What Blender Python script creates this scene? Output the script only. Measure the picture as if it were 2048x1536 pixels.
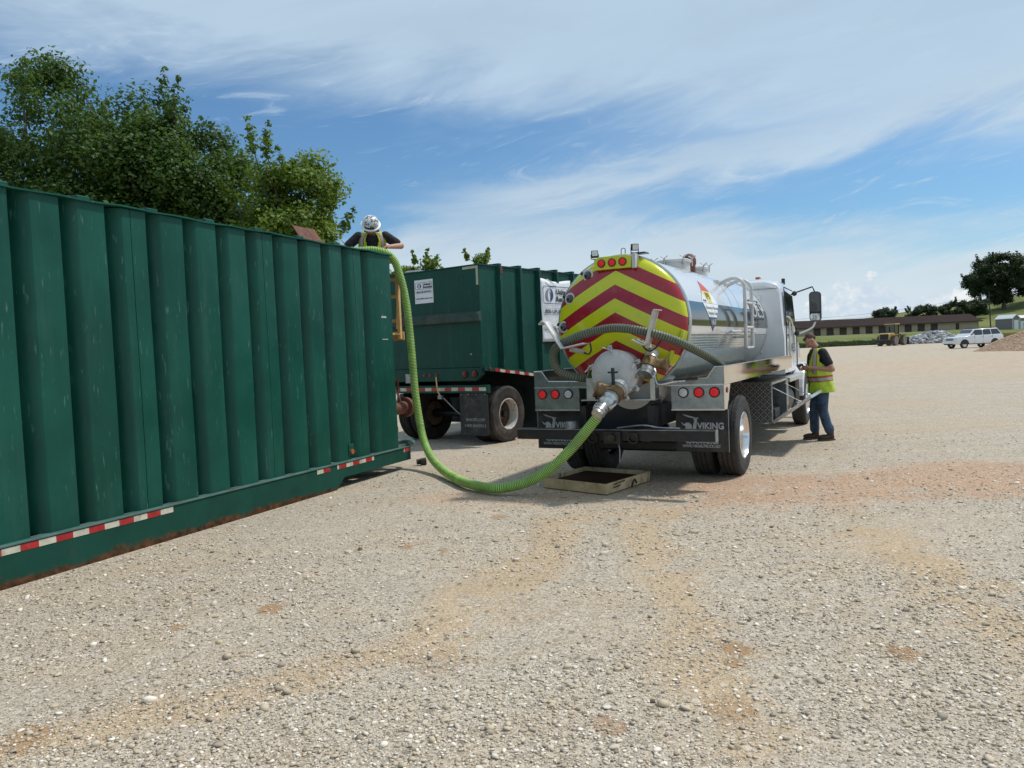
import bpy, math, random
import numpy as np
from mathutils import Vector, Matrix, Euler
rad = math.radians
PI = math.pi
random.seed(7); rng = np.random.default_rng(11)
for o in list(bpy.data.objects): bpy.data.objects.remove(o)
sc = bpy.context.scene
COL = sc.collection

# ---------------------------------------------------------------- camera
cam_pitch, cam_roll, cam_h = 0.0416, 0.0435, 1.72
Fv = Vector((0, math.cos(cam_pitch), -math.sin(cam_pitch)))
U0 = Vector((0, math.sin(cam_pitch), math.cos(cam_pitch)))
Rv = math.cos(cam_roll)*Vector((1, 0, 0)) - math.sin(cam_roll)*U0
Uv = math.sin(cam_roll)*Vector((1, 0, 0)) + math.cos(cam_roll)*U0
cd = bpy.data.cameras.new('camera'); cam = bpy.data.objects.new('camera', cd); COL.objects.link(cam)
cd.sensor_width = 36; cd.sensor_fit = 'HORIZONTAL'; cd.lens = 1537.9/2048*36
cd.clip_start = 0.05; cd.clip_end = 12000
mw = Matrix((Rv, Uv, -Fv)).transposed().to_4x4(); mw.translation = (0, 0, cam_h)
cam.matrix_world = mw
sc.camera = cam
vs = sc.view_settings
vs.view_transform = 'Standard'; vs.look = 'None'; vs.gamma = 1; vs.exposure = 0.12; vs.use_curve_mapping = False
sc.render.engine = 'CYCLES'
sc.cycles.max_bounces = 8; sc.cycles.transparent_max_bounces = 12

# ---------------------------------------------------------------- node helpers
class NT:
    def __init__(s, nt): s.nt = nt; s.n = nt.nodes; s.l = nt.links
    def node(s, t, **kw):
        n = s.n.new(t)
        for k, v in kw.items():
            if k.startswith('i_'):
                key = k[2:]
                n.inputs[int(key) if key.isdigit() else key].default_value = v
            else: setattr(n, k, v)
        return n
    def put(s, sock, v):
        if isinstance(v, bpy.types.NodeSocket): s.l.new(v, sock)
        else: sock.default_value = v
    def m(s, op, a, b=0.0, c=0.0, clamp=False):
        n = s.n.new('ShaderNodeMath'); n.operation = op; n.use_clamp = clamp
        s.put(n.inputs[0], a); s.put(n.inputs[1], b); s.put(n.inputs[2], c)
        return n.outputs[0]
    def ss(s, v, lo, hi, a=0.0, b=1.0):
        n = s.n.new('ShaderNodeMapRange'); n.interpolation_type = 'SMOOTHSTEP'
        s.put(n.inputs[0], v); s.put(n.inputs[1], lo); s.put(n.inputs[2], hi); s.put(n.inputs[3], a); s.put(n.inputs[4], b)
        return n.outputs[0]
    def mix(s, f, a, b, blend='MIX'):
        n = s.n.new('ShaderNodeMix'); n.data_type = 'RGBA'; n.blend_type = blend
        s.put(n.inputs[0], f)
        for k, v in ((6, a), (7, b)):
            if isinstance(v, (tuple, list)): v = (*v[:3], 1)
            s.put(n.inputs[k], v)
        return n.outputs[2]
    def noise(s, vec, scale, detail=4, rough=.55, dist=0, out=0):
        n = s.n.new('ShaderNodeTexNoise'); s.put(n.inputs['Vector'], vec)
        n.inputs['Scale'].default_value = scale; n.inputs['Detail'].default_value = detail
        n.inputs['Roughness'].default_value = rough; n.inputs['Distortion'].default_value = dist
        return n.outputs[out]
    def voro(s, vec, scale, feature='F1', out='Color', rnd=1):
        n = s.n.new('ShaderNodeTexVoronoi'); n.feature = feature; s.put(n.inputs['Vector'], vec)
        n.inputs['Scale'].default_value = scale; n.inputs['Randomness'].default_value = rnd
        return n.outputs[out]
    def map(s, vec, scale=(1, 1, 1), rot=(0, 0, 0), loc=(0, 0, 0)):
        n = s.n.new('ShaderNodeMapping'); s.put(n.inputs[0], vec)
        n.inputs[1].default_value = loc; n.inputs[2].default_value = rot; n.inputs[3].default_value = scale
        return n.outputs[0]
    def xyz(s, vec):
        n = s.n.new('ShaderNodeSeparateXYZ'); s.put(n.inputs[0], vec); return n.outputs
    def comb(s, x, y, z):
        n = s.n.new('ShaderNodeCombineXYZ'); s.put(n.inputs[0], x); s.put(n.inputs[1], y); s.put(n.inputs[2], z); return n.outputs[0]
    def bump(s, h, strength, dist=.01, normal=None):
        n = s.n.new('ShaderNodeBump'); s.put(n.inputs['Height'], h); n.inputs['Strength'].default_value = strength; n.inputs['Distance'].default_value = dist
        if normal is not None: s.put(n.inputs['Normal'], normal)
        return n.outputs[0]

# ---------------------------------------------------------------- world: hazy summer sky with cirrus
SUN_DIR = Vector((0.50, 0.12, 0.86)).normalized()
sun_el = math.asin(SUN_DIR.z); sun_az = math.atan2(SUN_DIR.x, SUN_DIR.y)
w = bpy.data.worlds.new('World'); sc.world = w; w.use_nodes = True
W = NT(w.node_tree); W.n.clear()
wo = W.node('ShaderNodeOutputWorld'); bg = W.node('ShaderNodeBackground'); bg.inputs[1].default_value = 0.1
W.l.new(bg.outputs[0], wo.inputs[0])
sky = W.node('ShaderNodeTexSky', sky_type='NISHITA', sun_disc=False, sun_elevation=sun_el, sun_rotation=sun_az, altitude=200, air_density=1.0, dust_density=1.2, ozone_density=2.0)
tc = W.node('ShaderNodeTexCoord').outputs['Generated']
dx, dy, dz = W.xyz(tc)[:3]
el = W.m('MULTIPLY', W.m('ARCSINE', dz), 180/PI)
az = W.m('MULTIPLY', W.m('ARCTAN2', dx, dy), 180/PI)
tilt = W.m('SUBTRACT', el, W.m('MULTIPLY', az, .16))
v1 = W.comb(W.m('DIVIDE', az, 16.0), W.m('DIVIDE', tilt, 4.0), 0.3)
n1 = W.noise(v1, 1.0, 5, .55, .6)
v2 = W.comb(W.m('DIVIDE', az, 8.0), W.m('DIVIDE', tilt, 1.8), 4.7)
n2 = W.noise(v2, 1.0, 6, .62, 2.2)
n1c = W.m('SUBTRACT', n1, .5); n2c = W.m('SUBTRACT', n2, .5)
e = W.m('ADD', el, W.m('ADD', W.m('MULTIPLY', n1c, 9.0), W.m('MULTIPLY', n2c, 2.6)))
# high veil
L = W.m('SUBTRACT', 18.0, W.m('MULTIPLY', az, .13))
L = W.m('MINIMUM', W.m('MAXIMUM', L, 11.5), 21.0)
a1 = W.m('MULTIPLY', W.ss(W.m('SUBTRACT', e, L), -4.0, 3.0), .90)
# rising cirrus band
Bc = W.m('ADD', 10.6, W.m('MULTIPLY', az, .14))
db = W.m('DIVIDE', W.m('SUBTRACT', e, Bc), 1.7)
a2 = W.m('EXPONENT', W.m('MULTIPLY', W.m('MULTIPLY', db, db), -1.0))
a2 = W.m('MULTIPLY', a2, W.m('MULTIPLY', W.ss(az, -9.0, 2.0), .78))
# low cloud sheet and haze
lim = W.ss(az, 8.0, 24.0, 9.0, 6.6)
a3 = W.m('MULTIPLY', W.ss(W.m('SUBTRACT', e, lim), 1.6, -2.0), .80)
a4 = W.m('MULTIPLY', W.ss(el, 9.0, 0.0), .70)
# thin wisps anywhere
a6 = W.m('MULTIPLY', W.ss(n2, .56, .76), .48)
# small cumulus near the horizon
v3 = W.comb(W.m('DIVIDE', az, 2.6), W.m('DIVIDE', el, 1.9), 1.0)
n3 = W.noise(v3, 1.0, 7, .6, .3)
v4 = W.comb(W.m('DIVIDE', az, 7.0), 0.0, 2.6)
n4 = W.noise(v4, 1.0, 1, .5, 0)
ga = W.m('DIVIDE', W.m('SUBTRACT', az, 24.5), 4.2)
ga = W.m('EXPONENT', W.m('MULTIPLY', W.m('MULTIPLY', ga, ga), -1.0))
top = W.m('ADD', .2, W.m('MULTIPLY', W.m('MAXIMUM', W.m('MULTIPLY', W.ss(n4, .50, .64), .8), ga), 4.2))
cu = W.ss(W.m('ADD', W.m('SUBTRACT', top, el), W.m('MULTIPLY', W.m('SUBTRACT', n3, .5), 7.0)), .3, .75)
cu = W.m('MULTIPLY', cu, W.ss(el, .6, 2.2))
inv = None
for a in (a1, a2, a3, a4, a6):
    q = W.m('SUBTRACT', 1.0, a)
    inv = q if inv is None else W.m('MULTIPLY', inv, q)
alpha = W.m('SUBTRACT', 1.0, inv)
ccol = W.mix(W.ss(el, 6.0, 17.0), (6.2, 7.1, 7.8), (4.75, 6.1, 7.4))
ccol = W.mix(W.ss(n1, .35, .7), W.mix(.93, (0, 0, 0), ccol), ccol)
c1 = W.mix(alpha, W.mix(1.0, sky.outputs[0], (.68, .97, 1.13), 'MULTIPLY'), ccol)
cucol = W.mix(W.ss(n3, .44, .66), (5.4, 6.4, 7.5), (8.4, 8.5, 8.4))
c1 = W.mix(W.m('MULTIPLY', cu, .85), c1, cucol)
W.l.new(c1, bg.inputs[0])

sd = bpy.data.lights.new('sun', 'SUN'); sd.energy = 2.7; sd.angle = rad(4.0); sd.color = (1, .955, .88)
sun = bpy.data.objects.new('sun', sd); COL.objects.link(sun)
sun.rotation_euler = SUN_DIR.to_track_quat('Z', 'Y').to_euler()

# ---------------------------------------------------------------- material helpers
MATS = {}
def newmat(name):
    m = bpy.data.materials.new(name); m.use_nodes = True
    T = NT(m.node_tree); b = T.n['Principled BSDF']
    MATS[name] = m
    return m, T, b
def M(name, col, rough=.5, metal=0., var=.12, scale=6., bump=0., bscale=80., dirt=None, dirtamt=.5, dscale=3., coat=0., spec=None, streak=None):
    m, T, b = newmat(name)
    oc = T.node('ShaderNodeTexCoord').outputs['Object']
    nz = T.noise(oc, scale, 5, .6)
    lo = tuple(c*(1-var) for c in col); hi = tuple(min(1, c*(1+var)) for c in col)
    c = T.mix(T.ss(nz, .3, .7), lo, hi)
    if streak:
        sv = T.map(oc, (streak[1], streak[1], streak[1]*.06))
        st = T.noise(sv, 1.0, 4, .6)
        c = T.mix(T.m('MULTIPLY', T.ss(st, .58, .72), streak[2]), c, streak[0])
    if dirt:
        dn = T.noise(oc, dscale, 8, .68, .4)
        c = T.mix(T.m('MULTIPLY', T.ss(dn, .50, .72), dirtamt), c, dirt)
        b.inputs['Roughness'].default_value = rough
    T.l.new(c, b.inputs['Base Color'])
    rn = T.noise(oc, scale*2.3, 4, .6)
    T.l.new(T.ss(rn, .25, .75, max(.02, rough*.82), min(1, rough*1.18)), b.inputs['Roughness'])
    b.inputs['Metallic'].default_value = metal
    if coat: b.inputs['Coat Weight'].default_value = coat; b.inputs['Coat Roughness'].default_value = .05
    if spec is not None: b.inputs['Specular IOR Level'].default_value = spec
    if bump: T.l.new(T.bump(T.noise(oc, bscale, 4, .6), bump, .004), b.inputs['Normal'])
    return m
def emis(name, col, strength):
    m, T, b = newmat(name)
    b.inputs['Base Color'].default_value = (*col, 1); b.inputs['Emission Color'].default_value = (*col, 1); b.inputs['Emission Strength'].default_value = strength
    return m

# ---------------------------------------------------------------- mesh helpers
def frame_from(d):
    d = Vector(d).normalized()
    a = Vector((0, 0, 1)) if abs(d.z) < .9 else Vector((1, 0, 0))
    x = a.cross(d).normalized(); y = d.cross(x)
    return x, y, d
class MB:
    def __init__(s): s.v = []; s.f = []; s.mi = []
    def add(s, V, F, m=0):
        b = len(s.v); s.v += [tuple(p) for p in V]; s.f += [tuple(i+b for i in q) for q in F]; s.mi += [m]*len(F); return s
    def bx(s, x0, x1, y0, y1, z0, z1, m=0, mat=None):
        V = [Vector(p) for p in ((x0,y0,z0),(x1,y0,z0),(x1,y1,z0),(x0,y1,z0),(x0,y0,z1),(x1,y0,z1),(x1,y1,z1),(x0,y1,z1))]
        if mat is not None: V = [mat @ p for p in V]
        return s.add(V, [(0,3,2,1),(4,5,6,7),(0,1,5,4),(1,2,6,5),(2,3,7,6),(3,0,4,7)], m)
    def bar(s, p0, p1, wx, wy, m=0, up=None):
        p0 = Vector(p0); p1 = Vector(p1); d = (p1-p0).normalized()
        if up is None: x, y, _ = frame_from(d)
        else: x = Vector(up).cross(d).normalized(); y = d.cross(x)
        V = [p+x*a*wx/2+y*b*wy/2 for p in (p0, p1) for a, b in ((-1,-1),(1,-1),(1,1),(-1,1))]
        return s.add(V, [(0,3,2,1),(4,5,6,7),(0,1,5,4),(1,2,6,5),(2,3,7,6),(3,0,4,7)], m)
    def cyl(s, p0, p1, r0, r1=None, n=16, m=0, caps=True):
        if r1 is None: r1 = r0
        p0 = Vector(p0); p1 = Vector(p1); x, y, d = frame_from(p1-p0)
        V = []
        for p, r in ((p0, r0), (p1, r1)):
            for i in range(n):
                a = 2*PI*i/n; V.append(p+x*math.cos(a)*r+y*math.sin(a)*r)
        F = [(i, (i+1) % n, n+(i+1) % n, n+i) for i in range(n)]
        if caps: F += [tuple(range(n-1, -1, -1)), tuple(range(n, 2*n))]
        return s.add(V, F, m)
    def tube(s, pts, r, n=8, m=0, closed=False, mfun=None):
        pts = [Vector(p) for p in pts]; k = len(pts)
        rs = r if hasattr(r, '__len__') else [r]*k
        V = []; px = None
        for i, p in enumerate(pts):
            t = (pts[min(i+1, k-1)]-pts[max(i-1, 0)]) if not closed else (pts[(i+1) % k]-pts[i-1])
            t.normalize()
            if px is None: x, y, _ = frame_from(t)
            else:
                x = (px-t*px.dot(t)); x = x.normalized() if x.length > 1e-6 else frame_from(t)[0]; y = t.cross(x)
            px = x
            for j in range(n):
                a = 2*PI*j/n; V.append(p+(x*math.cos(a)+y*math.sin(a))*rs[i])
        b = len(s.v); s.v += [tuple(q) for q in V]
        for i in range(k if closed else k-1):
            i2 = (i+1) % k
            mm = mfun(i) if mfun else m
            for j in range(n):
                s.f.append((b+i*n+j, b+i*n+(j+1) % n, b+i2*n+(j+1) % n, b+i2*n+j)); s.mi.append(mm)
        if not closed:
            s.f.append(tuple(b+j for j in range(n-1, -1, -1))); s.mi.append(m)
            s.f.append(tuple(b+(k-1)*n+j for j in range(n))); s.mi.append(m)
        return s
    def prism(s, poly, axis, a0, a1, m=0, mat=None):
        n = len(poly)
        def P(u, v, w): return {'x': (w, u, v), 'y': (u, w, v), 'z': (u, v, w)}[axis]
        V = [Vector(P(u, v, a0)) for u, v in poly]+[Vector(P(u, v, a1)) for u, v in poly]
        if mat is not None: V = [mat @ p for p in V]
        return s.add(V, [tuple(range(n-1, -1, -1)), tuple(range(n, 2*n))]+[(i, (i+1) % n, n+(i+1) % n, n+i) for i in range(n)], m)
    def lathe(s, prof, o, d, n=32, m=0, mfun=None, close=False, caps=True):
        o = Vector(o); x, y, d = frame_from(d); k = len(prof)
        V = [o+d*h+(x*math.cos(2*PI*j/n)+y*math.sin(2*PI*j/n))*r for r, h in prof for j in range(n)]
        b = len(s.v); s.v += [tuple(q) for q in V]
        for i in range(k if close else k-1):
            i2 = (i+1) % k
            for j in range(n):
                s.f.append((b+i*n+j, b+i*n+(j+1) % n, b+i2*n+(j+1) % n, b+i2*n+j)); s.mi.append(mfun(i, j) if mfun else m)
        if not close and caps:
            if prof[0][0] > 1e-5: s.f.append(tuple(b+j for j in range(n-1, -1, -1))); s.mi.append(m)
            if prof[-1][0] > 1e-5: s.f.append(tuple(b+(k-1)*n+j for j in range(n))); s.mi.append(m)
        return s
    def ell(s, c, r, n=14, k=9, m=0, mat=None):
        c = Vector(c); V = []; F = []
        for i in range(k+1):
            t = PI*i/k
            for j in range(n):
                a = 2*PI*j/n
                p = Vector((r[0]*math.sin(t)*math.cos(a), r[1]*math.sin(t)*math.sin(a), r[2]*math.cos(t)))
                V.append(c+(mat @ p if mat is not None else p))
        for i in range(k):
            for j in range(n): F.append((i*n+j, (i+1)*n+j, (i+1)*n+(j+1) % n, i*n+(j+1) % n))
        return s.add(V, F, m)
    def build(s, name, mats, parent=None, smooth=None, bevel=0., loc=None, rot=None, solid=0., bseg=2):
        me = bpy.data.meshes.new(name); me.from_pydata(s.v, [], s.f)
        if not isinstance(mats, (list, tuple)): mats = [mats]
        for q in mats: me.materials.append(MATS[q] if isinstance(q, str) else q)
        if len(mats) > 1: me.polygons.foreach_set('material_index', s.mi)
        me.validate(); me.update()
        if smooth is not None:
            me.shade_smooth(); me.set_sharp_from_angle(angle=rad(smooth))
        ob = bpy.data.objects.new(name, me); COL.objects.link(ob)
        if parent: ob.parent = parent
        if loc is not None: ob.location = loc
        if rot is not None: ob.rotation_euler = rot
        if solid:
            q = ob.modifiers.new('thick', 'SOLIDIFY'); q.thickness = solid; q.offset = 0
        if bevel:
            q = ob.modifiers.new('edge', 'BEVEL'); q.width = bevel; q.segments = bseg; q.limit_method = 'ANGLE'; q.angle_limit = rad(40)
        return ob
def npmesh(name, V, F, mat, parent=None, attr=None, smooth=False):
    """fast mesh from numpy arrays: V (n,3), F (m,k)"""
    me = bpy.data.meshes.new(name); n, k = len(F), F.shape[1]
    me.vertices.add(len(V)); me.vertices.foreach_set('co', np.ascontiguousarray(V, np.float32).ravel())
    me.loops.add(n*k); me.loops.foreach_set('vertex_index', np.ascontiguousarray(F, np.int32).ravel())
    me.polygons.add(n); me.polygons.foreach_set('loop_start', np.arange(n, dtype=np.int32)*k)
    if attr is not None:
        at = me.attributes.new('tint', 'FLOAT', 'POINT'); at.data.foreach_set('value', np.ascontiguousarray(attr, np.float32))
    me.update(calc_edges=True)
    if smooth: me.shade_smooth()
    for q in (mat if isinstance(mat, (list, tuple)) else [mat]): me.materials.append(MATS[q])
    ob = bpy.data.objects.new(name, me); COL.objects.link(ob)
    if parent: ob.parent = parent
    return ob
def tag(o, label=None, cat=None, group=None, kind=None):
    if label: o['label'] = label
    if cat: o['category'] = cat
    if group: o['group'] = group
    if kind: o['kind'] = kind
    return o
def thing(name, label, cat, loc=(0, 0, 0), rz=0., group=None):
    o = bpy.data.objects.new(name, None); COL.objects.link(o)
    o.location = loc; o.rotation_euler = (0, 0, rz); o.empty_display_size = .2
    return tag(o, label, cat, group)
def copy_tree(o, parent=None):
    c = o.copy(); COL.objects.link(c)
    if parent: c.parent = parent
    for ch in [q for q in bpy.data.objects if q.parent == o]: copy_tree(ch, c)
    return c
_fontcache = {}
def text(name, body, size, mat, parent, origin, xdir, ydir, align='LEFT', width=None, bold=0., shear=0., extr=.0006, fn=None):
    """flat lettering as a thin mesh; origin/xdir/ydir place its baseline in the parent's space"""
    cu = bpy.data.curves.new('lettering', 'FONT'); cu.body = body; cu.size = size; cu.align_x = align; cu.offset = bold; cu.shear = shear
    cu.resolution_u = 3; cu.fill_mode = 'BOTH' if fn is None else 'FRONT'; cu.extrude = extr if fn is None else 0.
    t = bpy.data.objects.new('lettering', cu); COL.objects.link(t)
    bpy.context.view_layer.update()
    dg = bpy.context.evaluated_depsgraph_get()
    me = bpy.data.meshes.new_from_object(t.evaluated_get(dg))
    bpy.data.objects.remove(t); bpy.data.curves.remove(cu)
    co = np.zeros(len(me.vertices)*3); me.vertices.foreach_get('co', co); co = co.reshape(-1, 3)
    sx = 1.
    if width: sx = width/max(1e-6, co[:, 0].max()-co[:, 0].min())
    o = np.array(origin, float); X = np.array(xdir, float); X /= np.linalg.norm(X); Y = np.array(ydir, float); Y /= np.linalg.norm(Y); Z = np.cross(X, Y)
    out = o+np.outer(co[:, 0]*sx, X)+np.outer(co[:, 1], Y)+np.outer(co[:, 2], Z)
    if fn: out = np.array([fn(*p) for p in out])
    me.vertices.foreach_set('co', out.ravel()); me.update()
    me.materials.clear(); me.materials.append(MATS[mat])
    ob = bpy.data.objects.new(name, me); COL.objects.link(ob); ob.parent = parent
    return ob
def smoothpath(pts, n=12):
    P = [Vector(p) for p in pts]; P = [P[0]*2-P[1]]+P+[P[-1]*2-P[-2]]; out = []
    for i in range(1, len(P)-2):
        p0, p1, p2, p3 = P[i-1:i+3]
        for k in range(n):
            t = k/n
            out.append(.5*((2*p1)+(p2-p0)*t+(2*p0-5*p1+4*p2-p3)*t*t+(3*p1-p0-3*p2+p3)*t**3))
    out.append(P[-2]); return out
def resample(pts, step):
    out = [pts[0].copy()]; acc = 0.
    for a, b in zip(pts, pts[1:]):
        L_ = (b-a).length; t = step-acc
        while t <= L_: out.append(a.lerp(b, t/L_)); t += step
        acc = L_-(t-step)
    return out
def place(frame, l):
    x, y, h = frame; s, c = math.sin(h), math.cos(h)
    return Vector((x+l[0]*c+l[1]*s, y-l[0]*s+l[1]*c, l[2]))
TF = (1.37, 9.437, .4891); CF = (-1.7555, 11.583, .414); KF = (-.507, 14.128, .6362)
# ================================================================ GROUND
def sstep(a, b, x):
    t = np.clip((x-a)/(b-a), 0, 1); return t*t*(3-2*t)
def lot_z(x, y):
    r = np.hypot(x, y)
    return .0015*np.clip(r-30, 0, 110)
def field_z(x, y):
    base = .10+sstep(134, 150, y)*.55+sstep(142, 214, y)*1.75
    hx = sstep(96, 150, x)*3.2+np.clip(x-150, 0, 90)*.135+sstep(20, 90, x)*.8
    return base+sstep(206, 310, y)*hx-sstep(330, 700, y)*hx*.6

m, T, b = newmat('gravel_ground')
oc = T.node('ShaderNodeTexCoord').outputs['Object']
gx, gy, gzz = T.xyz(oc)[:3]
wob = T.noise(oc, .55, 5, .6)
wob2 = T.noise(oc, 2.2, 6, .62)
wobc = T.m('SUBTRACT', wob, .5)
# stones: three cell sizes
c1 = T.voro(oc, 95, 'F1', 'Color'); c2 = T.voro(oc, 42, 'F1', 'Color'); c3 = T.voro(oc, 240, 'F1', 'Color')
def val(c):
    n = T.node('ShaderNodeSeparateColor'); T.l.new(c, n.inputs[0]); return n.outputs[0]
s1, s2, s3 = val(c1), val(c2), val(c3)
ramp = T.node('ShaderNodeValToRGB'); T.l.new(s1, ramp.inputs[0])
cr = ramp.color_ramp; cr.elements[0].position = 0; cr.elements[0].color = (.10, .085, .07, 1); cr.elements[1].position = 1; cr.elements[1].color = (.80, .75, .66, 1)
for p, q in ((.2, (.24, .21, .17)), (.42, (.42, .38, .31)), (.7, (.55, .50, .41)), (.86, (.45, .43, .385))):
    k = cr.elements.new(p); k.color = (*q, 1)
col = ramp.outputs[0]
col = T.mix(T.m('MULTIPLY', T.ss(s2, .80, .9), .55), col, (.52, .49, .43))
col = T.mix(T.m('MULTIPLY', T.ss(s2, .12, .04), .6), col, (.15, .14, .125))
col = T.mix(.34, col, T.mix(s3, (.24, .215, .175), (.60, .55, .465)))
# broad tone: greyer crushed stone, tan dust, reddish chert
tan = T.ss(T.m('ADD', wob, T.m('MULTIPLY', T.m('SUBTRACT', wob2, .5), .55)), .49, .66)
col = T.mix(T.m('MULTIPLY', tan, .25), col, T.mix(s1, (.36, .265, .155), (.53, .415, .27)))
# reddish spread of chert beside the truck, and a second one far across the yard
def strip(x0, y0, x1, y1, wd, soft, wamp):
    L_ = math.hypot(x1-x0, y1-y0); ux, uy = (x1-x0)/L_, (y1-y0)/L_
    px = T.m('SUBTRACT', gx, x0); py = T.m('SUBTRACT', gy, y0)
    along = T.m('ADD', T.m('MULTIPLY', px, ux), T.m('MULTIPLY', py, uy))
    across = T.m('ADD', T.m('MULTIPLY', px, -uy), T.m('MULTIPLY', py, ux))
    across = T.m('ABSOLUTE', T.m('ADD', across, T.m('MULTIPLY', wobc, wamp)))
    a = T.ss(across, wd+soft, wd-soft)
    e1 = T.m('MULTIPLY', T.ss(along, -soft, soft), T.ss(along, L_+soft, L_-soft))
    return T.m('MULTIPLY', a, e1)
gr_ = T.m('MULTIPLY', T.m('SUBTRACT', T.noise(oc, 26, 4, .7), .5), 1.5)
def ragged(mk, k=1.0): return T.m('MULTIPLY', T.ss(T.m('ADD', mk, T.m('MULTIPLY', gr_, T.ss(mk, .02, .3))), .22, .80), k)
red = T.m('MULTIPLY', strip(1.6, 8.85, 18, 9.7, 1.0, .95, 3.2), T.ss(wob2, .30, .55, .45, 1.0))
red2 = T.m('MULTIPLY', strip(14, 38, 70, 62, 7.5, 5.0, 14), .85)
red3 = T.m('MULTIPLY', strip(-1.2, 9.3, 1.0, 8.9, .25, .4, 1.6), .8)
tr_a = T.m('MAXIMUM', T.m('MAXIMUM', strip(-2.6, 3.3, -.55, 4.5, .28, .30, 1.0), strip(-.62, 4.3, .75, 8.2, .34, .38, 1.4)), T.m('MAXIMUM', strip(.9, 3.0, 1.35, 8.2, .30, .34, 1.3), strip(2.6, 2.5, 3.1, 7.0, .35, .4, 1.4)))
col = T.mix(ragged(T.m('MULTIPLY', tr_a, T.ss(wob2, .32, .6, .40, 1.0)), .62), col, T.mix(s1, (.35, .255, .145), (.54, .42, .27)))
col = T.mix(ragged(red, .62), col, T.mix(s1, (.30, .165, .095), (.58, .38, .25)))
col = T.mix(T.m('MULTIPLY', red2, .60), col, (.50, .33, .215))
col = T.mix(T.m('MULTIPLY', red3, .6), col, (.50, .30, .17))
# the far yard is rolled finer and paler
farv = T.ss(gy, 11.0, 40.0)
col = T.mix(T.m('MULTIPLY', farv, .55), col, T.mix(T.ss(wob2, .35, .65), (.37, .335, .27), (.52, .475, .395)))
# worn clay spots
spots = None
for (x, y, r_, k_) in ((-1.74, 5.32, .13, 1.0), (-2.29, 5.02, .09, .8), (1.18, 4.25, .12, .9), (1.12, 4.05, .07, .8), (2.06, 4.10, .13, 1.0), (.38, 3.42, .14, .6), (-2.36, 3.55, .22, .7), (-.50, 4.25, .30, .45), (.10, 5.05, .38, .35), (-1.0, 6.9, .12, .7), (-.66, 6.7, .10, .6), (.95, 3.55, .2, .55), (2.5, 3.3, .35, .4), (-.2, 8.0, .16, .6), (-1.05, 3.3, .2, .4)):
    q = T.m('ADD', T.m('POWER', T.m('SUBTRACT', gx, x), 2.0), T.m('POWER', T.m('MULTIPLY', T.m('SUBTRACT', gy, y), .8), 2.0))
    q = T.m('ADD', T.m('SQRT', q), T.m('MULTIPLY', T.m('SUBTRACT', T.noise(oc, 7.0, 5, .65), .5), .22))
    q = T.m('MULTIPLY', T.ss(q, r_, r_*.35), k_)
    spots = q if spots is None else T.m('MAXIMUM', spots, q)
col = T.mix(ragged(spots, .75), col, T.mix(s3, (.24, .135, .06), (.40, .25, .12)))
# wheel-track lightening in long faint lines
trk = T.noise(T.map(oc, (.35, 2.2, 1), (0, 0, rad(-24))), 1.0, 3, .5)
col = T.mix(T.ss(trk, .35, .65), T.mix(.94, (0, 0, 0), col), col)
col = T.mix(T.m('MULTIPLY', T.ss(T.noise(oc, .16, 4, .6), .48, .66), .30), col, (.44, .325, .205))
s4 = val(T.voro(T.map(oc, (1, .8, 1)), 17, 'F1', 'Color')); d4 = T.voro(T.map(oc, (1, .8, 1)), 17, 'F1', 'Distance')
blk = T.m('MULTIPLY', T.ss(s4, .16, .10), T.ss(d4, .42, .25))
col = T.mix(T.m('MULTIPLY', blk, .62), col, (.12, .105, .085))
wht = T.m('MULTIPLY', T.ss(s4, .88, .92), T.ss(d4, .40, .25))
col = T.mix(T.m('MULTIPLY', wht, .5), col, (.66, .62, .55))
col = T.mix(1.0, col, (1.14, 1.065, 1.0), 'MULTIPLY')
T.l.new(col, b.inputs['Base Color']); b.inputs['Roughness'].default_value = .95; b.inputs['Specular IOR Level'].default_value = .25
d1 = T.voro(oc, 95, 'F1', 'Distance'); d2 = T.voro(oc, 42, 'F1', 'Distance')
hgt = T.m('ADD', T.m('MULTIPLY', T.m('SUBTRACT', 1.0, d1), .5), T.m('MULTIPLY', T.m('SUBTRACT', 1.0, d2), .6))
hgt = T.m('ADD', hgt, T.m('MULTIPLY', wob2, .8))
T.l.new(T.bump(hgt, .75, .012, T.bump(T.noise(oc, 1.1, 4, .55), .55, .10)), b.inputs['Normal'])

rr = np.concatenate([np.linspace(0, 14, 15), np.linspace(16, 60, 23), np.linspace(65, 160, 20), np.geomspace(180, 8000, 24)])
na = 96; A = np.linspace(0, 2*PI, na, endpoint=False)
P = np.array([(r*math.cos(a), r*math.sin(a)) for r in rr for a in A])
Z = lot_z(P[:, 0], P[:, 1])-sstep(170, 400, np.hypot(P[:, 0], P[:, 1]))*1.5
V = np.column_stack([P, Z])
Fq = np.array([(i*na+j, (i+1)*na+j, (i+1)*na+(j+1) % na, i*na+(j+1) % na) for i in range(len(rr)-1) for j in range(na)])
ground = npmesh('ground', V, Fq, 'gravel_ground', smooth=True); tag(ground, 'pale crushed gravel yard with tan and reddish patches', kind='structure')

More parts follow.
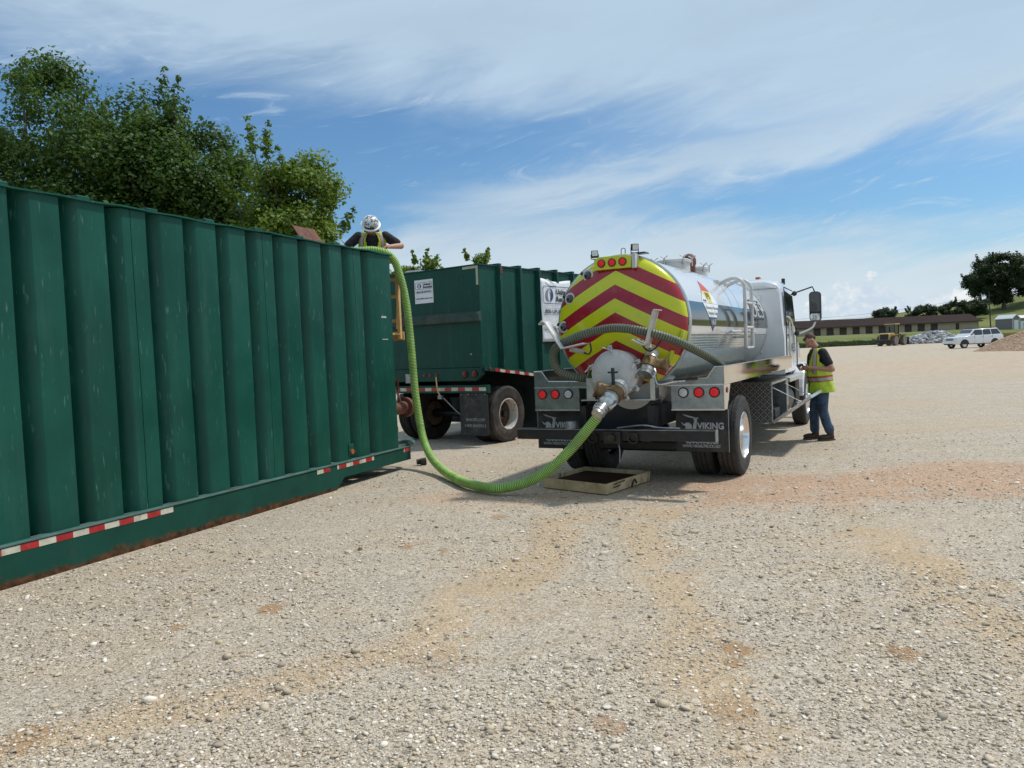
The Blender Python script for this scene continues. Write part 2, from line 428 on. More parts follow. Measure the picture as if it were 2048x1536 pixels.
# loose stones lying on the yard, thousands of them
m, T, b = newmat('loose_stone')
at_ = T.node('ShaderNodeAttribute', attribute_name='tint').outputs['Fac']
ramp = T.node('ShaderNodeValToRGB'); T.l.new(at_, ramp.inputs[0]); cr = ramp.color_ramp
cr.elements[0].position = 0; cr.elements[0].color = (.12, .105, .09, 1); cr.elements[1].position = 1; cr.elements[1].color = (.78, .74, .67, 1)
for p, q in ((.15, (.25, .22, .18)), (.45, (.42, .38, .31)), (.62, (.50, .43, .32)), (.8, (.56, .52, .45))):
    k = cr.elements.new(p); k.color = (*q, 1)
T.l.new(T.mix(1.0, ramp.outputs[0], (1.13, 1.055, .99), 'MULTIPLY'), b.inputs['Base Color']); b.inputs['Roughness'].default_value = .92; b.inputs['Specular IOR Level'].default_value = .25
phi = (1+5**.5)/2
ICO = np.array([(-1,phi,0),(1,phi,0),(-1,-phi,0),(1,-phi,0),(0,-1,phi),(0,1,phi),(0,-1,-phi),(0,1,-phi),(phi,0,-1),(phi,0,1),(-phi,0,-1),(-phi,0,1)])/math.hypot(1, phi)
ICOF = np.array([(0,11,5),(0,5,1),(0,1,7),(0,7,10),(0,10,11),(1,5,9),(5,11,4),(11,10,2),(10,7,6),(7,1,8),(3,9,4),(3,4,2),(3,2,6),(3,6,8),(3,8,9),(4,9,5),(2,4,11),(6,2,10),(8,6,7),(9,8,1)])
def rocks(name, pos, size, tint, mat, flat=.6, parent=None, sink=.25):
    n = len(pos); sh = ICO[None]*(1+rng.uniform(-.42, .38, (n, 12, 1)))
    ax = rng.uniform(.65, 1.25, (n, 1, 3)); ax[:, :, 2] *= flat
    sh[:, :, 2] = np.minimum(sh[:, :, 2], rng.uniform(.15, .8, (n, 1))); sh[:, :, 0] = np.minimum(sh[:, :, 0], rng.uniform(.1, .9, (n, 1)))   # broken faces
    tl = rng.uniform(-.5, .5, (n, 1)); sh[:, :, 2] += sh[:, :, 1]*tl
    sh = sh*ax; a = rng.uniform(0, 2*PI, n); c, s_ = np.cos(a)[:, None], np.sin(a)[:, None]
    X = sh[:, :, 0]*c-sh[:, :, 1]*s_; Y = sh[:, :, 0]*s_+sh[:, :, 1]*c
    V = np.stack([X, Y, sh[:, :, 2]], 2)*size[:, None, None]+pos[:, None, :]
    V[:, :, 2] += (size*flat*(1-2*sink))[:, None]
    F = ICOF[None]+np.arange(n)[:, None, None]*12
    return npmesh(name, V.reshape(-1, 3), F.reshape(-1, 3), mat, parent, np.repeat(tint, 12))
n = 110000
dpt = 2.6*np.exp(rng.uniform(0, 1, n)**1.15*math.log(16/2.6)); lat = rng.uniform(-1, 1, n)*dpt*.78
dens = np.sin(lat*1.3+dpt*.9)+np.sin(lat*.53-dpt*1.7+1)+.8*np.sin(lat*3.1+2*np.sin(dpt*2.3))+rng.uniform(-1.4, 1.4, n)
keep = (dens > -.6) & (rng.uniform(0, 1, n) < 1-np.clip((dpt-6.5)/8.5, 0, 1)**.8)
sz = np.clip(rng.lognormal(math.log(.0049), .50, n), .0025, .03)*(1+.05*dpt)
big = rng.uniform(0, 1, n) < .004; sz[big] *= rng.uniform(1.4, 2.3, big.sum())
# nothing inside the skid, or under the tyres
cs, ss_ = math.cos(CF[2]), math.sin(CF[2])
lx = (lat-CF[0])*cs-(dpt-CF[1])*ss_
keep &= lx > .09
tnt = np.clip(rng.normal(.66, .24, n), 0, 1)
gravel = rocks('gravel', np.column_stack([lat, dpt, lot_z(lat, dpt)])[keep], sz[keep], tnt[keep], 'loose_stone')
tag(gravel, 'loose grey and tan stones scattered over the yard', kind='stuff')

# ---------------------------------------------------------------- field and hillside
m, T, b = newmat('meadow')
oc = T.node('ShaderNodeTexCoord').outputs['Object']
n1_ = T.noise(oc, .05, 6, .6); n2_ = T.noise(T.map(oc, (1, .4, 1)), .9, 6, .7)
c = T.mix(T.ss(n1_, .35, .65), (.125, .145, .045), (.185, .20, .07))
c = T.mix(T.m('MULTIPLY', T.ss(n2_, .45, .7), .5), c, (.20, .20, .075))
T.l.new(c, b.inputs['Base Color']); b.inputs['Roughness'].default_value = .95; b.inputs['Specular IOR Level'].default_value = .1
T.l.new(T.bump(n2_, .5, .25), b.inputs['Normal'])
xs = np.concatenate([np.linspace(-500, -40, 24), np.linspace(-30, 260, 88), np.linspace(270, 700, 26)]); ys = np.concatenate([np.linspace(134, 330, 66), np.geomspace(340, 1500, 20)])
P = np.array([(x, y) for y in ys for x in xs]); nx = len(xs)
Z = field_z(P[:, 0], P[:, 1])+.05*np.sin(P[:, 0]*.7)*np.sin(P[:, 1]*.9)
Fq = np.array([(j*nx+i, j*nx+i+1, (j+1)*nx+i+1, (j+1)*nx+i) for j in range(len(ys)-1) for i in range(nx-1)])
field = npmesh('field', np.column_stack([P, Z]), Fq, 'meadow', smooth=True); tag(field, 'green meadow rising to a hillside beyond the yard', kind='structure')

m, T, b = newmat('grass_blade')
at_ = T.node('ShaderNodeAttribute', attribute_name='tint').outputs['Fac']
T.l.new(T.mix(at_, (.045, .075, .018), (.12, .15, .045)), b.inputs['Base Color']); b.inputs['Roughness'].default_value = .8
n = 26000
gx_ = rng.uniform(40, 80, n); gy_ = 136.5+rng.uniform(0, 1, n)**1.6*9
hh = rng.uniform(.35, .95, n)*(.6+.4*np.sin(gx_*.8)**2); aa = rng.uniform(0, PI, n); wd = rng.uniform(.05, .12, n)
dxv = np.stack([np.cos(aa)*wd, np.sin(aa)*wd, np.zeros(n)], 1)
p0 = np.stack([gx_, gy_, field_z(gx_, gy_)-.05], 1); tip = p0+np.stack([rng.normal(0, .16, n), rng.normal(0, .16, n), hh], 1)
V = np.stack([p0-dxv, p0+dxv, tip], 1).reshape(-1, 3)
grass = npmesh('grass', V, np.arange(3*n).reshape(-1, 3), 'grass_blade', attr=np.repeat(rng.uniform(0, 1, n), 3))
tag(grass, 'strip of tall weeds along the edge of the yard', kind='stuff')

# ================================================================ TREES
def leafmat(name, dark, light, trans):
    m, T, b = newmat(name)
    at_ = T.node('ShaderNodeAttribute', attribute_name='tint').outputs['Fac']
    c = T.mix(at_, dark, light); T.l.new(c, b.inputs['Base Color'])
    b.inputs['Roughness'].default_value = .55; b.inputs['Specular IOR Level'].default_value = .35
    tr_ = T.node('ShaderNodeBsdfTranslucent'); T.l.new(T.mix(.65, c, trans), tr_.inputs[0])
    mx = T.node('ShaderNodeMixShader'); mx.inputs[0].default_value = .34
    T.l.new(b.outputs[0], mx.inputs[1]); T.l.new(tr_.outputs[0], mx.inputs[2]); T.l.new(mx.outputs[0], T.n['Material Output'].inputs[0])
leafmat('leaf_deep', (.026, .066, .012), (.095, .175, .032), (.17, .28, .03))
leafmat('leaf_fresh', (.06, .12, .014), (.23, .31, .036), (.25, .36, .03))
leafmat('leaf_far', (.020, .040, .015), (.058, .090, .028), (.08, .12, .03))
M('bark', (.085, .068, .052), .9, var=.35, scale=9, bump=.6, bscale=30)
def leaves(cl, n, size, aspect=.62):
    """leaf blades spread through clumps cl: (cx,cy,cz,r)"""
    cl = np.array(cl); wgt = cl[:, 3]**2.2; wgt /= wgt.sum()
    idx = rng.choice(len(cl), n, p=wgt); c = cl[idx]
    d = rng.normal(0, 1, (n, 3)); d /= np.linalg.norm(d, axis=1)[:, None]
    rad_ = rng.uniform(.12, 1, n)**.55*c[:, 3]*np.clip(1+.16*rng.normal(0, 1, n), .5, 1.28)
    p = c[:, :3]+d*rad_[:, None]*np.array([1, 1, .82])
    nrm = d*.6+np.array([.1, -.1, .75])+rng.normal(0, .55, (n, 3)); nrm /= np.linalg.norm(nrm, axis=1)[:, None]
    t = np.cross(nrm, rng.normal(0, 1, (n, 3))); t /= np.linalg.norm(t, axis=1)[:, None]
    t[:, 2] -= .35; t /= np.linalg.norm(t, axis=1)[:, None]
    s = np.cross(nrm, t); s /= np.maximum(1e-6, np.linalg.norm(s, axis=1))[:, None]
    L_ = size*rng.uniform(.6, 1.3, n)[:, None]; w_ = L_*aspect*.5
    V = np.stack([p-t*L_*.5, p+s*w_+nrm*w_*.25, p+t*L_*.5, p-s*w_+nrm*w_*.25], 1)
    F = np.arange(4*n).reshape(-1, 4)
    tint = np.clip(rng.normal(.42, .24, n)+(cl[idx, 3]*7.7 % 1-.5)*.5, 0, 1)
    return V.reshape(-1, 3), F, np.repeat(tint, 4)
def clumps(ells, n, rmin, rmax, shell=.5):
    out = []
    vol = np.array([e[3]*e[4]*e[5] for e in ells]); vol = vol/vol.sum()
    for _ in range(n):
        e = ells[rng.choice(len(ells), p=vol)]
        d = rng.normal(0, 1, 3); d /= np.linalg.norm(d)
        k = rng.uniform(shell**3, 1)**(1/3)
        out.append((e[0]+d[0]*e[3]*k, e[1]+d[1]*e[4]*k, e[2]+d[2]*e[5]*k, rng.uniform(rmin, rmax)))
    return out
def tree(name, label, base, ells, ncl, rmin, rmax, nleaf, size, mat, trunk_r, group=None, sprigs=0, nlimb=16, z0=0., shell=.45, aspect=.62):
    """ells: crown ellipsoids relative to the base (cx,cy,cz,rx,ry,rz)"""
    t = thing(name, label, 'tree', (base[0], base[1], z0), 0, group)
    cl = clumps(ells, ncl, rmin, rmax, shell)
    for _ in range(sprigs):   # upright shoots on the outline
        e = ells[rng.integers(len(ells))]; d = rng.normal(0, 1, 3); d[2] = abs(d[2])*.8+.15; d /= np.linalg.norm(d)
        q = np.array(e[:3])+d*np.array(e[3:6])*1.0
        up = d*.45+np.array([0, 0, .55])
        for k in range(4): cl.append((*(q+up*(.35*k*rmax)), rmin*(.62-.1*k)))
    V, F, tt = leaves(cl, nleaf, size, aspect)
    cr_ = npmesh('crown', V, F, mat, t, tt); cr_['kind'] = 'stuff'
    mb = MB(); zc = min(e[2]-e[5] for e in ells); zt = max(e[2] for e in ells)
    mb.tube(smoothpath([(0, 0, -.2), (.05, 0, zc*.5+.3), (-.06, .05, zc+.6), (ells[0][0]*.5, ells[0][1]*.5, zt)], 5), np.linspace(trunk_r, trunk_r*.3, 16), 10)
    ii = rng.choice(len(cl), min(nlimb, len(cl)), replace=False)
    for i in ii:
        e = cl[i]; s0 = Vector((0, 0, max(.6, min(zc+.4+rng.uniform(0, .35)*(zt-zc), e[2]-.5)))); q = Vector(e[:3])
        mid = s0.lerp(q, .5)+Vector((0, 0, .12*(q-s0).length*rng.uniform(-.3, 1)))
        mb.tube(smoothpath([s0, mid, q], 4), np.linspace(trunk_r*.36, trunk_r*.06, 9), 6)
    mb.build('trunk', 'bark', t, smooth=60)
    return t
tree('broadleaf_tree', 'tallest dark green tree, cut by the left edge above the green tank', (-17.0, 28.0),
     [(0, 0, 7.6, 4.2, 3.4, 5.0), (3.3, -.4, 7.6, 2.6, 2.4, 3.9), (-3.0, -.5, 6.5, 3, 3, 4.3), (1.5, -.6, 5, 4, 2.5, 3)], 190, .7, 1.35, 150000, .165, 'leaf_deep', .38, 'trees behind the green tanks', 26, 26)
tree('broadleaf_tree', 'dark green tree with loose upright shoots, second from the left behind the tank', (-11.4, 27.6),
     [(0, 0, 6.9, 2.5, 2.5, 3.6), (-.9, 0, 9.1, 1.5, 1.4, 2.1), (1.4, -.2, 5.4, 1.5, 2.0, 2.5), (-1.4, .2, 5.0, 2.4, 2.3, 3.0)], 120, .55, 1.1, 105000, .155, 'leaf_deep', .30, 'trees behind the green tanks', 22, 22)
tree('broadleaf_tree', 'brighter green maple-like tree left of the hard-hatted man', (-6.9, 25.4),
     [(-.1, 0, 5.0, 1.75, 1.7, 2.9), (-1.0, 0, 6.9, .95, .9, 1.9), (.35, 0, 6.4, 1.1, 1.1, 1.9), (1.35, .1, 4.0, 1.2, 1.2, 1.7), (-1.6, .2, 4.0, 1.3, 1.2, 2.3), (.6, 0, 3.2, 2.2, 1.6, 1.6)], 100, .42, .85, 74000, .145, 'leaf_fresh', .22, 'trees behind the green tanks', 16, 18)
tree('broadleaf_tree', 'small green treetop just right of the orange ladder', (-4.9, 40.0),
     [(0, 0, 4.6, 1.5, 1.4, 1.8), (.6, 0, 5.6, .8, .8, 1.2)], 26, .3, .55, 8000, .19, 'leaf_fresh', .15, 'trees behind the green tanks', 10, 8)
tree('broadleaf_tree', 'small green treetop peeking over the second green tank', (-1.55, 40.5),
     [(0, 0, 5.4, 1.05, 1.0, 1.5)], 18, .28, .5, 6000, .19, 'leaf_fresh', .13, 'trees behind the green tanks', 8, 8)
tree('broadleaf_tree', 'low dark treetop behind the tank lid', (-7.6, 41.0), [(0, 0, 4.4, 2.0, 1.6, 2.2)], 24, .4, .7, 7000, .2, 'leaf_deep', .15, 'trees behind the green tanks', 4, 8)
# far trees
hz_ = lambda x, y: float(field_z(np.array(x, float), np.array(y, float)))
tree('oak_tree', 'big dark spreading oak on the hillside at the right edge', (183, 285), [(0, 0, 12.0, 11.5, 8, 8.8), (-7.5, 0, 8.8, 6.5, 6, 5.8), (7, 1, 13.5, 7.5, 6, 6.5)], 130, 1.4, 2.8, 75000, .55, 'leaf_far', .9, None, 14, 16, z0=hz_(183, 285), aspect=.8)
tree('oak_tree', 'lower dark tree beside the big oak, cut by the right edge', (203, 292), [(0, 0, 9.0, 9.5, 7, 7.5)], 60, 1.4, 2.6, 32000, .55, 'leaf_far', .7, None, 6, 12, z0=hz_(203, 292), aspect=.8)
for i, (x, y, h_, r_, lb) in enumerate(((128, 262, 6.5, 3.6, 'round dark treetop above the middle of the brown roof'), (144, 268, 6.4, 5.5, 'dark treetop above the right half of the brown roof'), (154, 266, 6.8, 5.0, 'dark treetop behind the right end of the brown roof'), (163, 270, 6.6, 5, 'dark tree at the foot of the hillside oak'), (80, 236, 6.6, 4.5, 'dark tree at the far left end of the brown-roofed building'), (74, 240, 6.0, 4, 'dark tree seen between the cab and the mirror'))):
    z_ = hz_(x, y)
    tree('tree', lb, (x, y), [(0, 0, h_*.62, r_, r_*.7, h_*.42)], 30, .9, 1.6, 15000, .45, 'leaf_far', .35, 'far trees behind the long building', 3, 6, z0=z_, aspect=.8)

# ================================================================ FAR BUILDINGS
M('brown_roof', (.036, .022, .019), .85, var=.15, scale=1.5, streak=((.05, .036, .03), 3, .5), spec=.1)
M('cream_wall', (.44, .36, .27), .85, var=.08, scale=.6)
M('brown_door', (.075, .048, .040), .7, var=.15, scale=1)
M('dark_window', (.02, .02, .022), .2, var=.1)
M('trim_dark', (.05, .035, .03), .7)
M('shed_grey', (.20, .175, .165), .6, var=.06)
M('shed_white', (.72, .73, .74), .5, var=.04)
B = thing('long_building', 'long low cream building with brown roof and brown roll-up doors', 'building', (82.5, 220, 2.25), rad(-.6))
LB = 51.0; WH = 2.55
doors = [4.2+3.70*i for i in range(11)]
doors[-1:] = []
mb = MB(); xs_ = [0.]
for d_ in doors: xs_ += [d_, d_+2.05]
xs_ += [LB]
for i in range(0, len(xs_), 2): mb.bx(xs_[i], xs_[i+1], 0, .25, -.6, WH)
for d_ in doors: mb.bx(d_, d_+2.05, 0, .25, 2.32, WH); mb.bx(d_, d_+2.05, .003, .25, -.6, .0)
mb.bx(0, .25, .25, 11, -.6, WH); mb.bx(LB-.25, LB, .25, 11, -.6, WH); mb.bx(.25, LB-.25, 10.75, 11, -.6, WH)
mb.build('wall', 'cream_wall', B)
for i, d_ in enumerate(doors):
    mb = MB()
    for k in range(7): mb.bx(d_+.002, d_+2.048, .12+.012*(k % 2), .2, .02+k*.33, .02+(k+1)*.33-.015)
    dd = mb.build('door', 'brown_door', B)
    if i == 0:
        MB().bx(d_+.08, d_+1.97, .09, .118, .06, .42).build('window', 'dark_window', dd)
mb = MB()
mb.add([(-.9, -.9, WH), (LB+.9, -.9, WH), (LB+.9, 5.5, WH+2.25), (-.9, 5.5, WH+2.25), (LB+.9, 11.9, WH), (-.9, 11.9, WH)], [(0, 1, 2, 3), (3, 2, 4, 5), (0, 3, 5), (1, 4, 2), (0, 5, 4, 1)])
rf = mb.build('roof', 'brown_roof', B)
MB().bx(-.92, LB+.92, -.98, -.9, WH-.18, WH+.06).build('fascia', 'trim_dark', rf)
MB().cyl((33, 5.5, WH+2.2), (33, 5.5, WH+2.8), .12, n=8).build('vent_pipe', 'trim_dark', rf)
MB().bx(44.6, 45.6, -.03, .06, 0, 2.1).build('side_door', 'trim_dark', B)
MB().bx(LB-.05, LB+.06, -.06, .1, -.3, WH-.1).build('downpipe', 'trim_dark', B)

S = thing('shed', 'small grey gabled shed with white doors on the grass slope', 'shed', (123.0, 189, hz_(124, 190)-.05), rad(8))
mb = MB(); mb.bx(1.9, 15, 0, 5, 0, 2.7); mb.prism([(0, 0), (1.9, 0), (1.9, 2.7), (.95, 3.5), (0, 2.7)], 'y', -.6, 5); mb.build('wall', 'shed_grey', S)
mb = MB(); mb.prism([(-.15, 2.62), (.95, 3.55), (2.0, 2.72), (2.0, 2.86), (.95, 3.72), (-.15, 2.78)], 'y', -.7, 5.1)
mb.add([(1.85, -.25, 2.72), (15.2, -.25, 2.72), (15.2, 2.5, 3.45), (1.85, 2.5, 3.45), (15.2, 5.2, 2.72), (1.85, 5.2, 2.72)], [(0, 1, 2, 3), (3, 2, 4, 5), (0, 3, 5), (1, 4, 2), (0, 5, 4, 1)])
mb.build('roof', 'shed_white', S)
MB().bx(.35, 1.55, -.64, -.603, 0, 2.3).build('door', 'shed_white', S)
MB().bx(2.6, 3.6, -.06, -.003, 0, 2.0).build('door', 'shed_white', S)
for x_ in (-.06, 1.84): MB().bx(x_, x_+.12, -.66, -.603, 0, 2.7).build('corner_trim', 'shed_white', S)

M('pole_wood', (.05, .042, .036), .9)
pz = hz_(127, 204)
Pp = thing('utility_pole', 'dark wooden utility pole standing on the slope before the oak', 'utility pole', (127.4, 204, pz))
MB().cyl((0, 0, -.3), (-.35, 0, 11.0-pz+1.2), .17, .11, n=8).build('post', 'pole_wood', Pp)
MB().bar((-1.3, 0, 11.2-pz), (.6, 0, 11.2-pz), .1, .12).build('cross_arm', 'pole_wood', Pp)
M('cable', (.05, .05, .055), .6)
for k, (za, zb) in enumerate(((11.2, 6.4), (9.9, 5.9))):
    a = Vector((126.9, 204, za)); b_ = Vector((88, 262, zb+2.2))
    pts = [a.lerp(b_, t/14)-Vector((0, 0, 1.4*math.sin(PI*t/14))) for t in range(15)]
    wv = MB().tube(pts, .028, 4).build('overhead_wire', 'cable')
    tag(wv, ['upper', 'lower'][k]+' overhead wire sagging left from the utility pole', 'wire', 'overhead wires')
far_pole = MB().cyl((0, 0, -.5), (0, 0, 7.4), .12, .09, n=6).build('far_pole', 'pole_wood', None, loc=(122.9, 236, hz_(122.9, 236)))
tag(far_pole, 'thin far pole rising behind the brown roof', 'utility pole')

# ================================================================ RUBBLE, STONE HEAP
M('concrete_rubble', (.42, .42, .42), .9, var=.3, scale=2.2)
n = 1500
u_ = rng.uniform(0, 1, n); th = rng.uniform(0, 2*PI, n); r_ = np.sqrt(u_)
ex = r_*np.cos(th); ey = r_*np.sin(th)
hgt_ = (1-r_**1.5)*(1.75+.25*np.sin(ex*5))+rng.uniform(-.1, .12, n)
pos = np.column_stack([69.5+ex*5.6, 127+ey*3.2, np.clip(hgt_, 0, 3)+.15])
m, T, b = newmat('rubble_chunk')
at_ = T.node('ShaderNodeAttribute', attribute_name='tint').outputs['Fac']
T.l.new(T.mix(at_, (.17, .17, .175), (.68, .68, .67)), b.inputs['Base Color']); b.inputs['Roughness'].default_value = .9
rub = rocks('rubble_heap', pos, rng.uniform(.13, .42, n), rng.uniform(0, 1, n), 'rubble_chunk', .7)
tag(rub, 'heap of broken pale concrete between the loader and the white car', 'rubble', kind='stuff')
m, T, b = newmat('chert_heap')
oc = T.node('ShaderNodeTexCoord').outputs['Object']
cc = T.voro(oc, 9, 'F1', 'Color')
sp = T.node('ShaderNodeSeparateColor'); T.l.new(cc, sp.inputs[0])
T.l.new(T.mix(sp.outputs[0], (.22, .135, .08), (.48, .32, .21)), b.inputs['Base Color']); b.inputs['Roughness'].default_value = .95
T.l.new(T.bump(T.voro(oc, 9, 'F1', 'Distance'), .8, .08), b.inputs['Normal'])
nu, nv = 64, 24; V = []; F = []
for j in range(nv+1):
    for i in range(nu):
        a = 2*PI*i/nu; q = j/nv
        rr_ = q*(1+.06*math.sin(3*a)+.04*math.sin(7*a+1))
        z_ = 2.9*(1-q)**1.0*(1-.10*math.sin(a*2+.6))+.06*math.sin(9*a+12*q)*q*(1-q)*4
        V.append((rr_*6.4*math.cos(a), rr_*5.2*math.sin(a), z_-.02))
for j in range(nv):
    for i in range(nu): F.append((j*nu+i, j*nu+(i+1) % nu, (j+1)*nu+(i+1) % nu, (j+1)*nu+i))
hp = MB().add(V, F).build('gravel_heap', 'chert_heap', None, smooth=80, loc=(45.3, 62.8, .05))
tag(hp, 'reddish brown heap of stone at the right edge before the white car', 'gravel heap')
# ================================================================ shared paint
def greenmat(name, base, scuff=.5, rough=.36):
    m, T, b = newmat(name)
    oc = T.node('ShaderNodeTexCoord').outputs['Object']
    nz = T.noise(oc, 1.1, 5, .6)
    c = T.mix(T.ss(nz, .3, .7), tuple(q*.82 for q in base), tuple(q*1.18 for q in base))
    st = T.noise(T.map(oc, (34, 34, 5.0)), 1.0, 3, .5)                     # short upright scrapes
    pt = T.noise(oc, 2.3, 3, .5)
    s_ = T.m('MULTIPLY', T.ss(st, .63, .70), T.ss(pt, .38, .58))
    c = T.mix(T.m('MULTIPLY', s_, scuff), c, (.11, .22, .20))
    fade = T.noise(T.map(oc, (7, 7, .7)), 1.0, 5, .6)                      # chalky run-down
    c = T.mix(T.m('MULTIPLY', T.ss(fade, .5, .75), .22), c, (.055, .125, .105))
    rr2 = T.noise(T.map(oc, (11, 11, .5), (0, 0, 0), (3, 1, 0)), 1.0, 5, .65)          # thin rust runs
    c = T.mix(T.m('MULTIPLY', T.m('MULTIPLY', T.ss(rr2, .62, .72), T.ss(T.noise(oc, 1.7, 3, .5), .48, .62)), .42), c, (.045, .032, .018))
    dn = T.noise(oc, 5.5, 8, .7)
    c = T.mix(T.m('MULTIPLY', T.ss(dn, .68, .76), .5), c, (.05, .028, .016))
    T.l.new(c, b.inputs['Base Color'])
    T.l.new(T.ss(nz, .25, .75, rough*.8, rough*1.35), b.inputs['Roughness'])
    b.inputs['Specular IOR Level'].default_value = .22
    T.l.new(T.bump(T.noise(T.map(oc, (1.8, 1.8, .9)), 1.0, 3, .5), .45, .04), b.inputs['Normal'])
    return m
greenmat('tank_green', (.0075, .074, .052))
greenmat('trailer_green', (.0065, .062, .044), .3, .42)
m, T, b = newmat('skid_green')     # green beam with rust eaten in along its lower edge
oc = T.node('ShaderNodeTexCoord').outputs['Object']; ox, oy, oz = T.xyz(oc)[:3]
nz = T.noise(T.map(oc, (1, 1, 3)), 2.0, 7, .68)
rz_ = T.m('ADD', oz, T.m('MULTIPLY', T.m('SUBTRACT', nz, .5), .30))
c = T.mix(T.ss(T.noise(oc, 2, 5, .6), .3, .7), (.006, .050, .035), (.009, .070, .050))
c = T.mix(T.ss(rz_, .085, .03), c, T.mix(T.ss(T.noise(oc, 14, 5, .6), .3, .7), (.028, .016, .010), (.135, .058, .022)))
c = T.mix(T.m('MULTIPLY', T.ss(T.noise(oc, 6, 7, .7), .60, .70), .5), c, (.06, .05, .038))
T.l.new(c, b.inputs['Base Color']); b.inputs['Roughness'].default_value = .7; b.inputs['Specular IOR Level'].default_value = .2
M('ledge_green', (.075, .15, .135), .5, var=.25, scale=5, dirt=(.13, .065, .035), dirtamt=.8, dscale=4)
M('tape_red', (.40, .018, .022), .35, var=.2, scale=12, dirt=(.2, .12, .09), dirtamt=.5, dscale=9)
M('tape_white', (.56, .53, .43), .35, var=.12, scale=12, dirt=(.25, .2, .14), dirtamt=.6, dscale=9)
M('rust_plate', (.15, .062, .036), .85, var=.3, scale=8, bump=.4, bscale=50, dirt=(.06, .03, .02), dirtamt=.6, dscale=5)
M('rust_pipe', (.14, .045, .028), .7, var=.3, scale=8, dirt=(.05, .025, .02), dirtamt=.6)
M('ladder_orange', (.72, .44, .18), .5, var=.1, scale=6, dirt=(.3, .16, .08), dirtamt=.4, dscale=5)
M('amber_lens', (.45, .12, .02), .25)
M('seam_shade_dark', (.004, .012, .010), .7)  # near-black for panel seams and for the shade sheets under the trailer
M('marker_white', (.42, .48, .45), .6)
M('galv', (.30, .31, .32), .45, .7, var=.2, scale=14, dirt=(.12, .10, .08), dirtamt=.5, dscale=6)
M('rubber', (.030, .030, .030), .75, var=.3, scale=7, dirt=(.10, .085, .065), dirtamt=.35, dscale=3)
M('black_steel', (.012, .012, .014), .42, var=.3, scale=5, dirt=(.07, .06, .05), dirtamt=.45, dscale=4)
M('lamp_red', (.42, .010, .012), .18, var=.05, coat=.5)
M('lamp_red_dull', (.20, .012, .014), .3, var=.05)
M('lamp_clear', (.62, .63, .62), .15, var=.05, coat=.5)
M('white_vinyl', (.80, .81, .82), .45, var=.05, scale=3, dirt=(.45, .43, .40), dirtamt=.4, dscale=4)
M('ink_black', (.02, .02, .022), .5)
M('ink_navy', (.025, .055, .16), .5)
M('ink_grey', (.25, .26, .28), .5)
M('letter_grey', (.36, .37, .38), .6, var=.2, scale=30)
def plate(name, poly, o, xd, yd, thick, mat, parent, bevel=0.):
    o = Vector(o); X = Vector(xd).normalized(); Y = Vector(yd).normalized(); Z = X.cross(Y)
    n_ = len(poly); V = [o+X*u+Y*v for u, v in poly]+[o+X*u+Y*v+Z*thick for u, v in poly]
    mb = MB(); mb.add(V, [tuple(range(n_-1, -1, -1)), tuple(range(n_, 2*n_))]+[(i, (i+1) % n_, n_+(i+1) % n_, n_+i) for i in range(n_)])
    return mb.build(name, mat, parent, bevel=bevel)
def rrect(x0, y0, x1, y1, r, n_=5):
    out = []
    for cx_, cy_, a0 in ((x1-r, y1-r, 0), (x0+r, y1-r, 90), (x0+r, y0+r, 180), (x1-r, y0+r, 270)):
        out += [(cx_+r*math.cos(rad(a0+90*k/n_)), cy_+r*math.sin(rad(a0+90*k/n_))) for k in range(n_+1)]
    return out
def ringpoly(name, outer, inner, o, xd, yd, th, mat, parent):
    o = Vector(o); X = Vector(xd).normalized(); Y = Vector(yd).normalized(); Z = X.cross(Y); n_ = len(outer)
    V = [o+X*u+Y*v+Z*th for u, v in outer+inner]
    return MB().add(V, [(i, (i+1) % n_, n_+(i+1) % n_, n_+i) for i in range(n_)]).build(name, mat, parent)
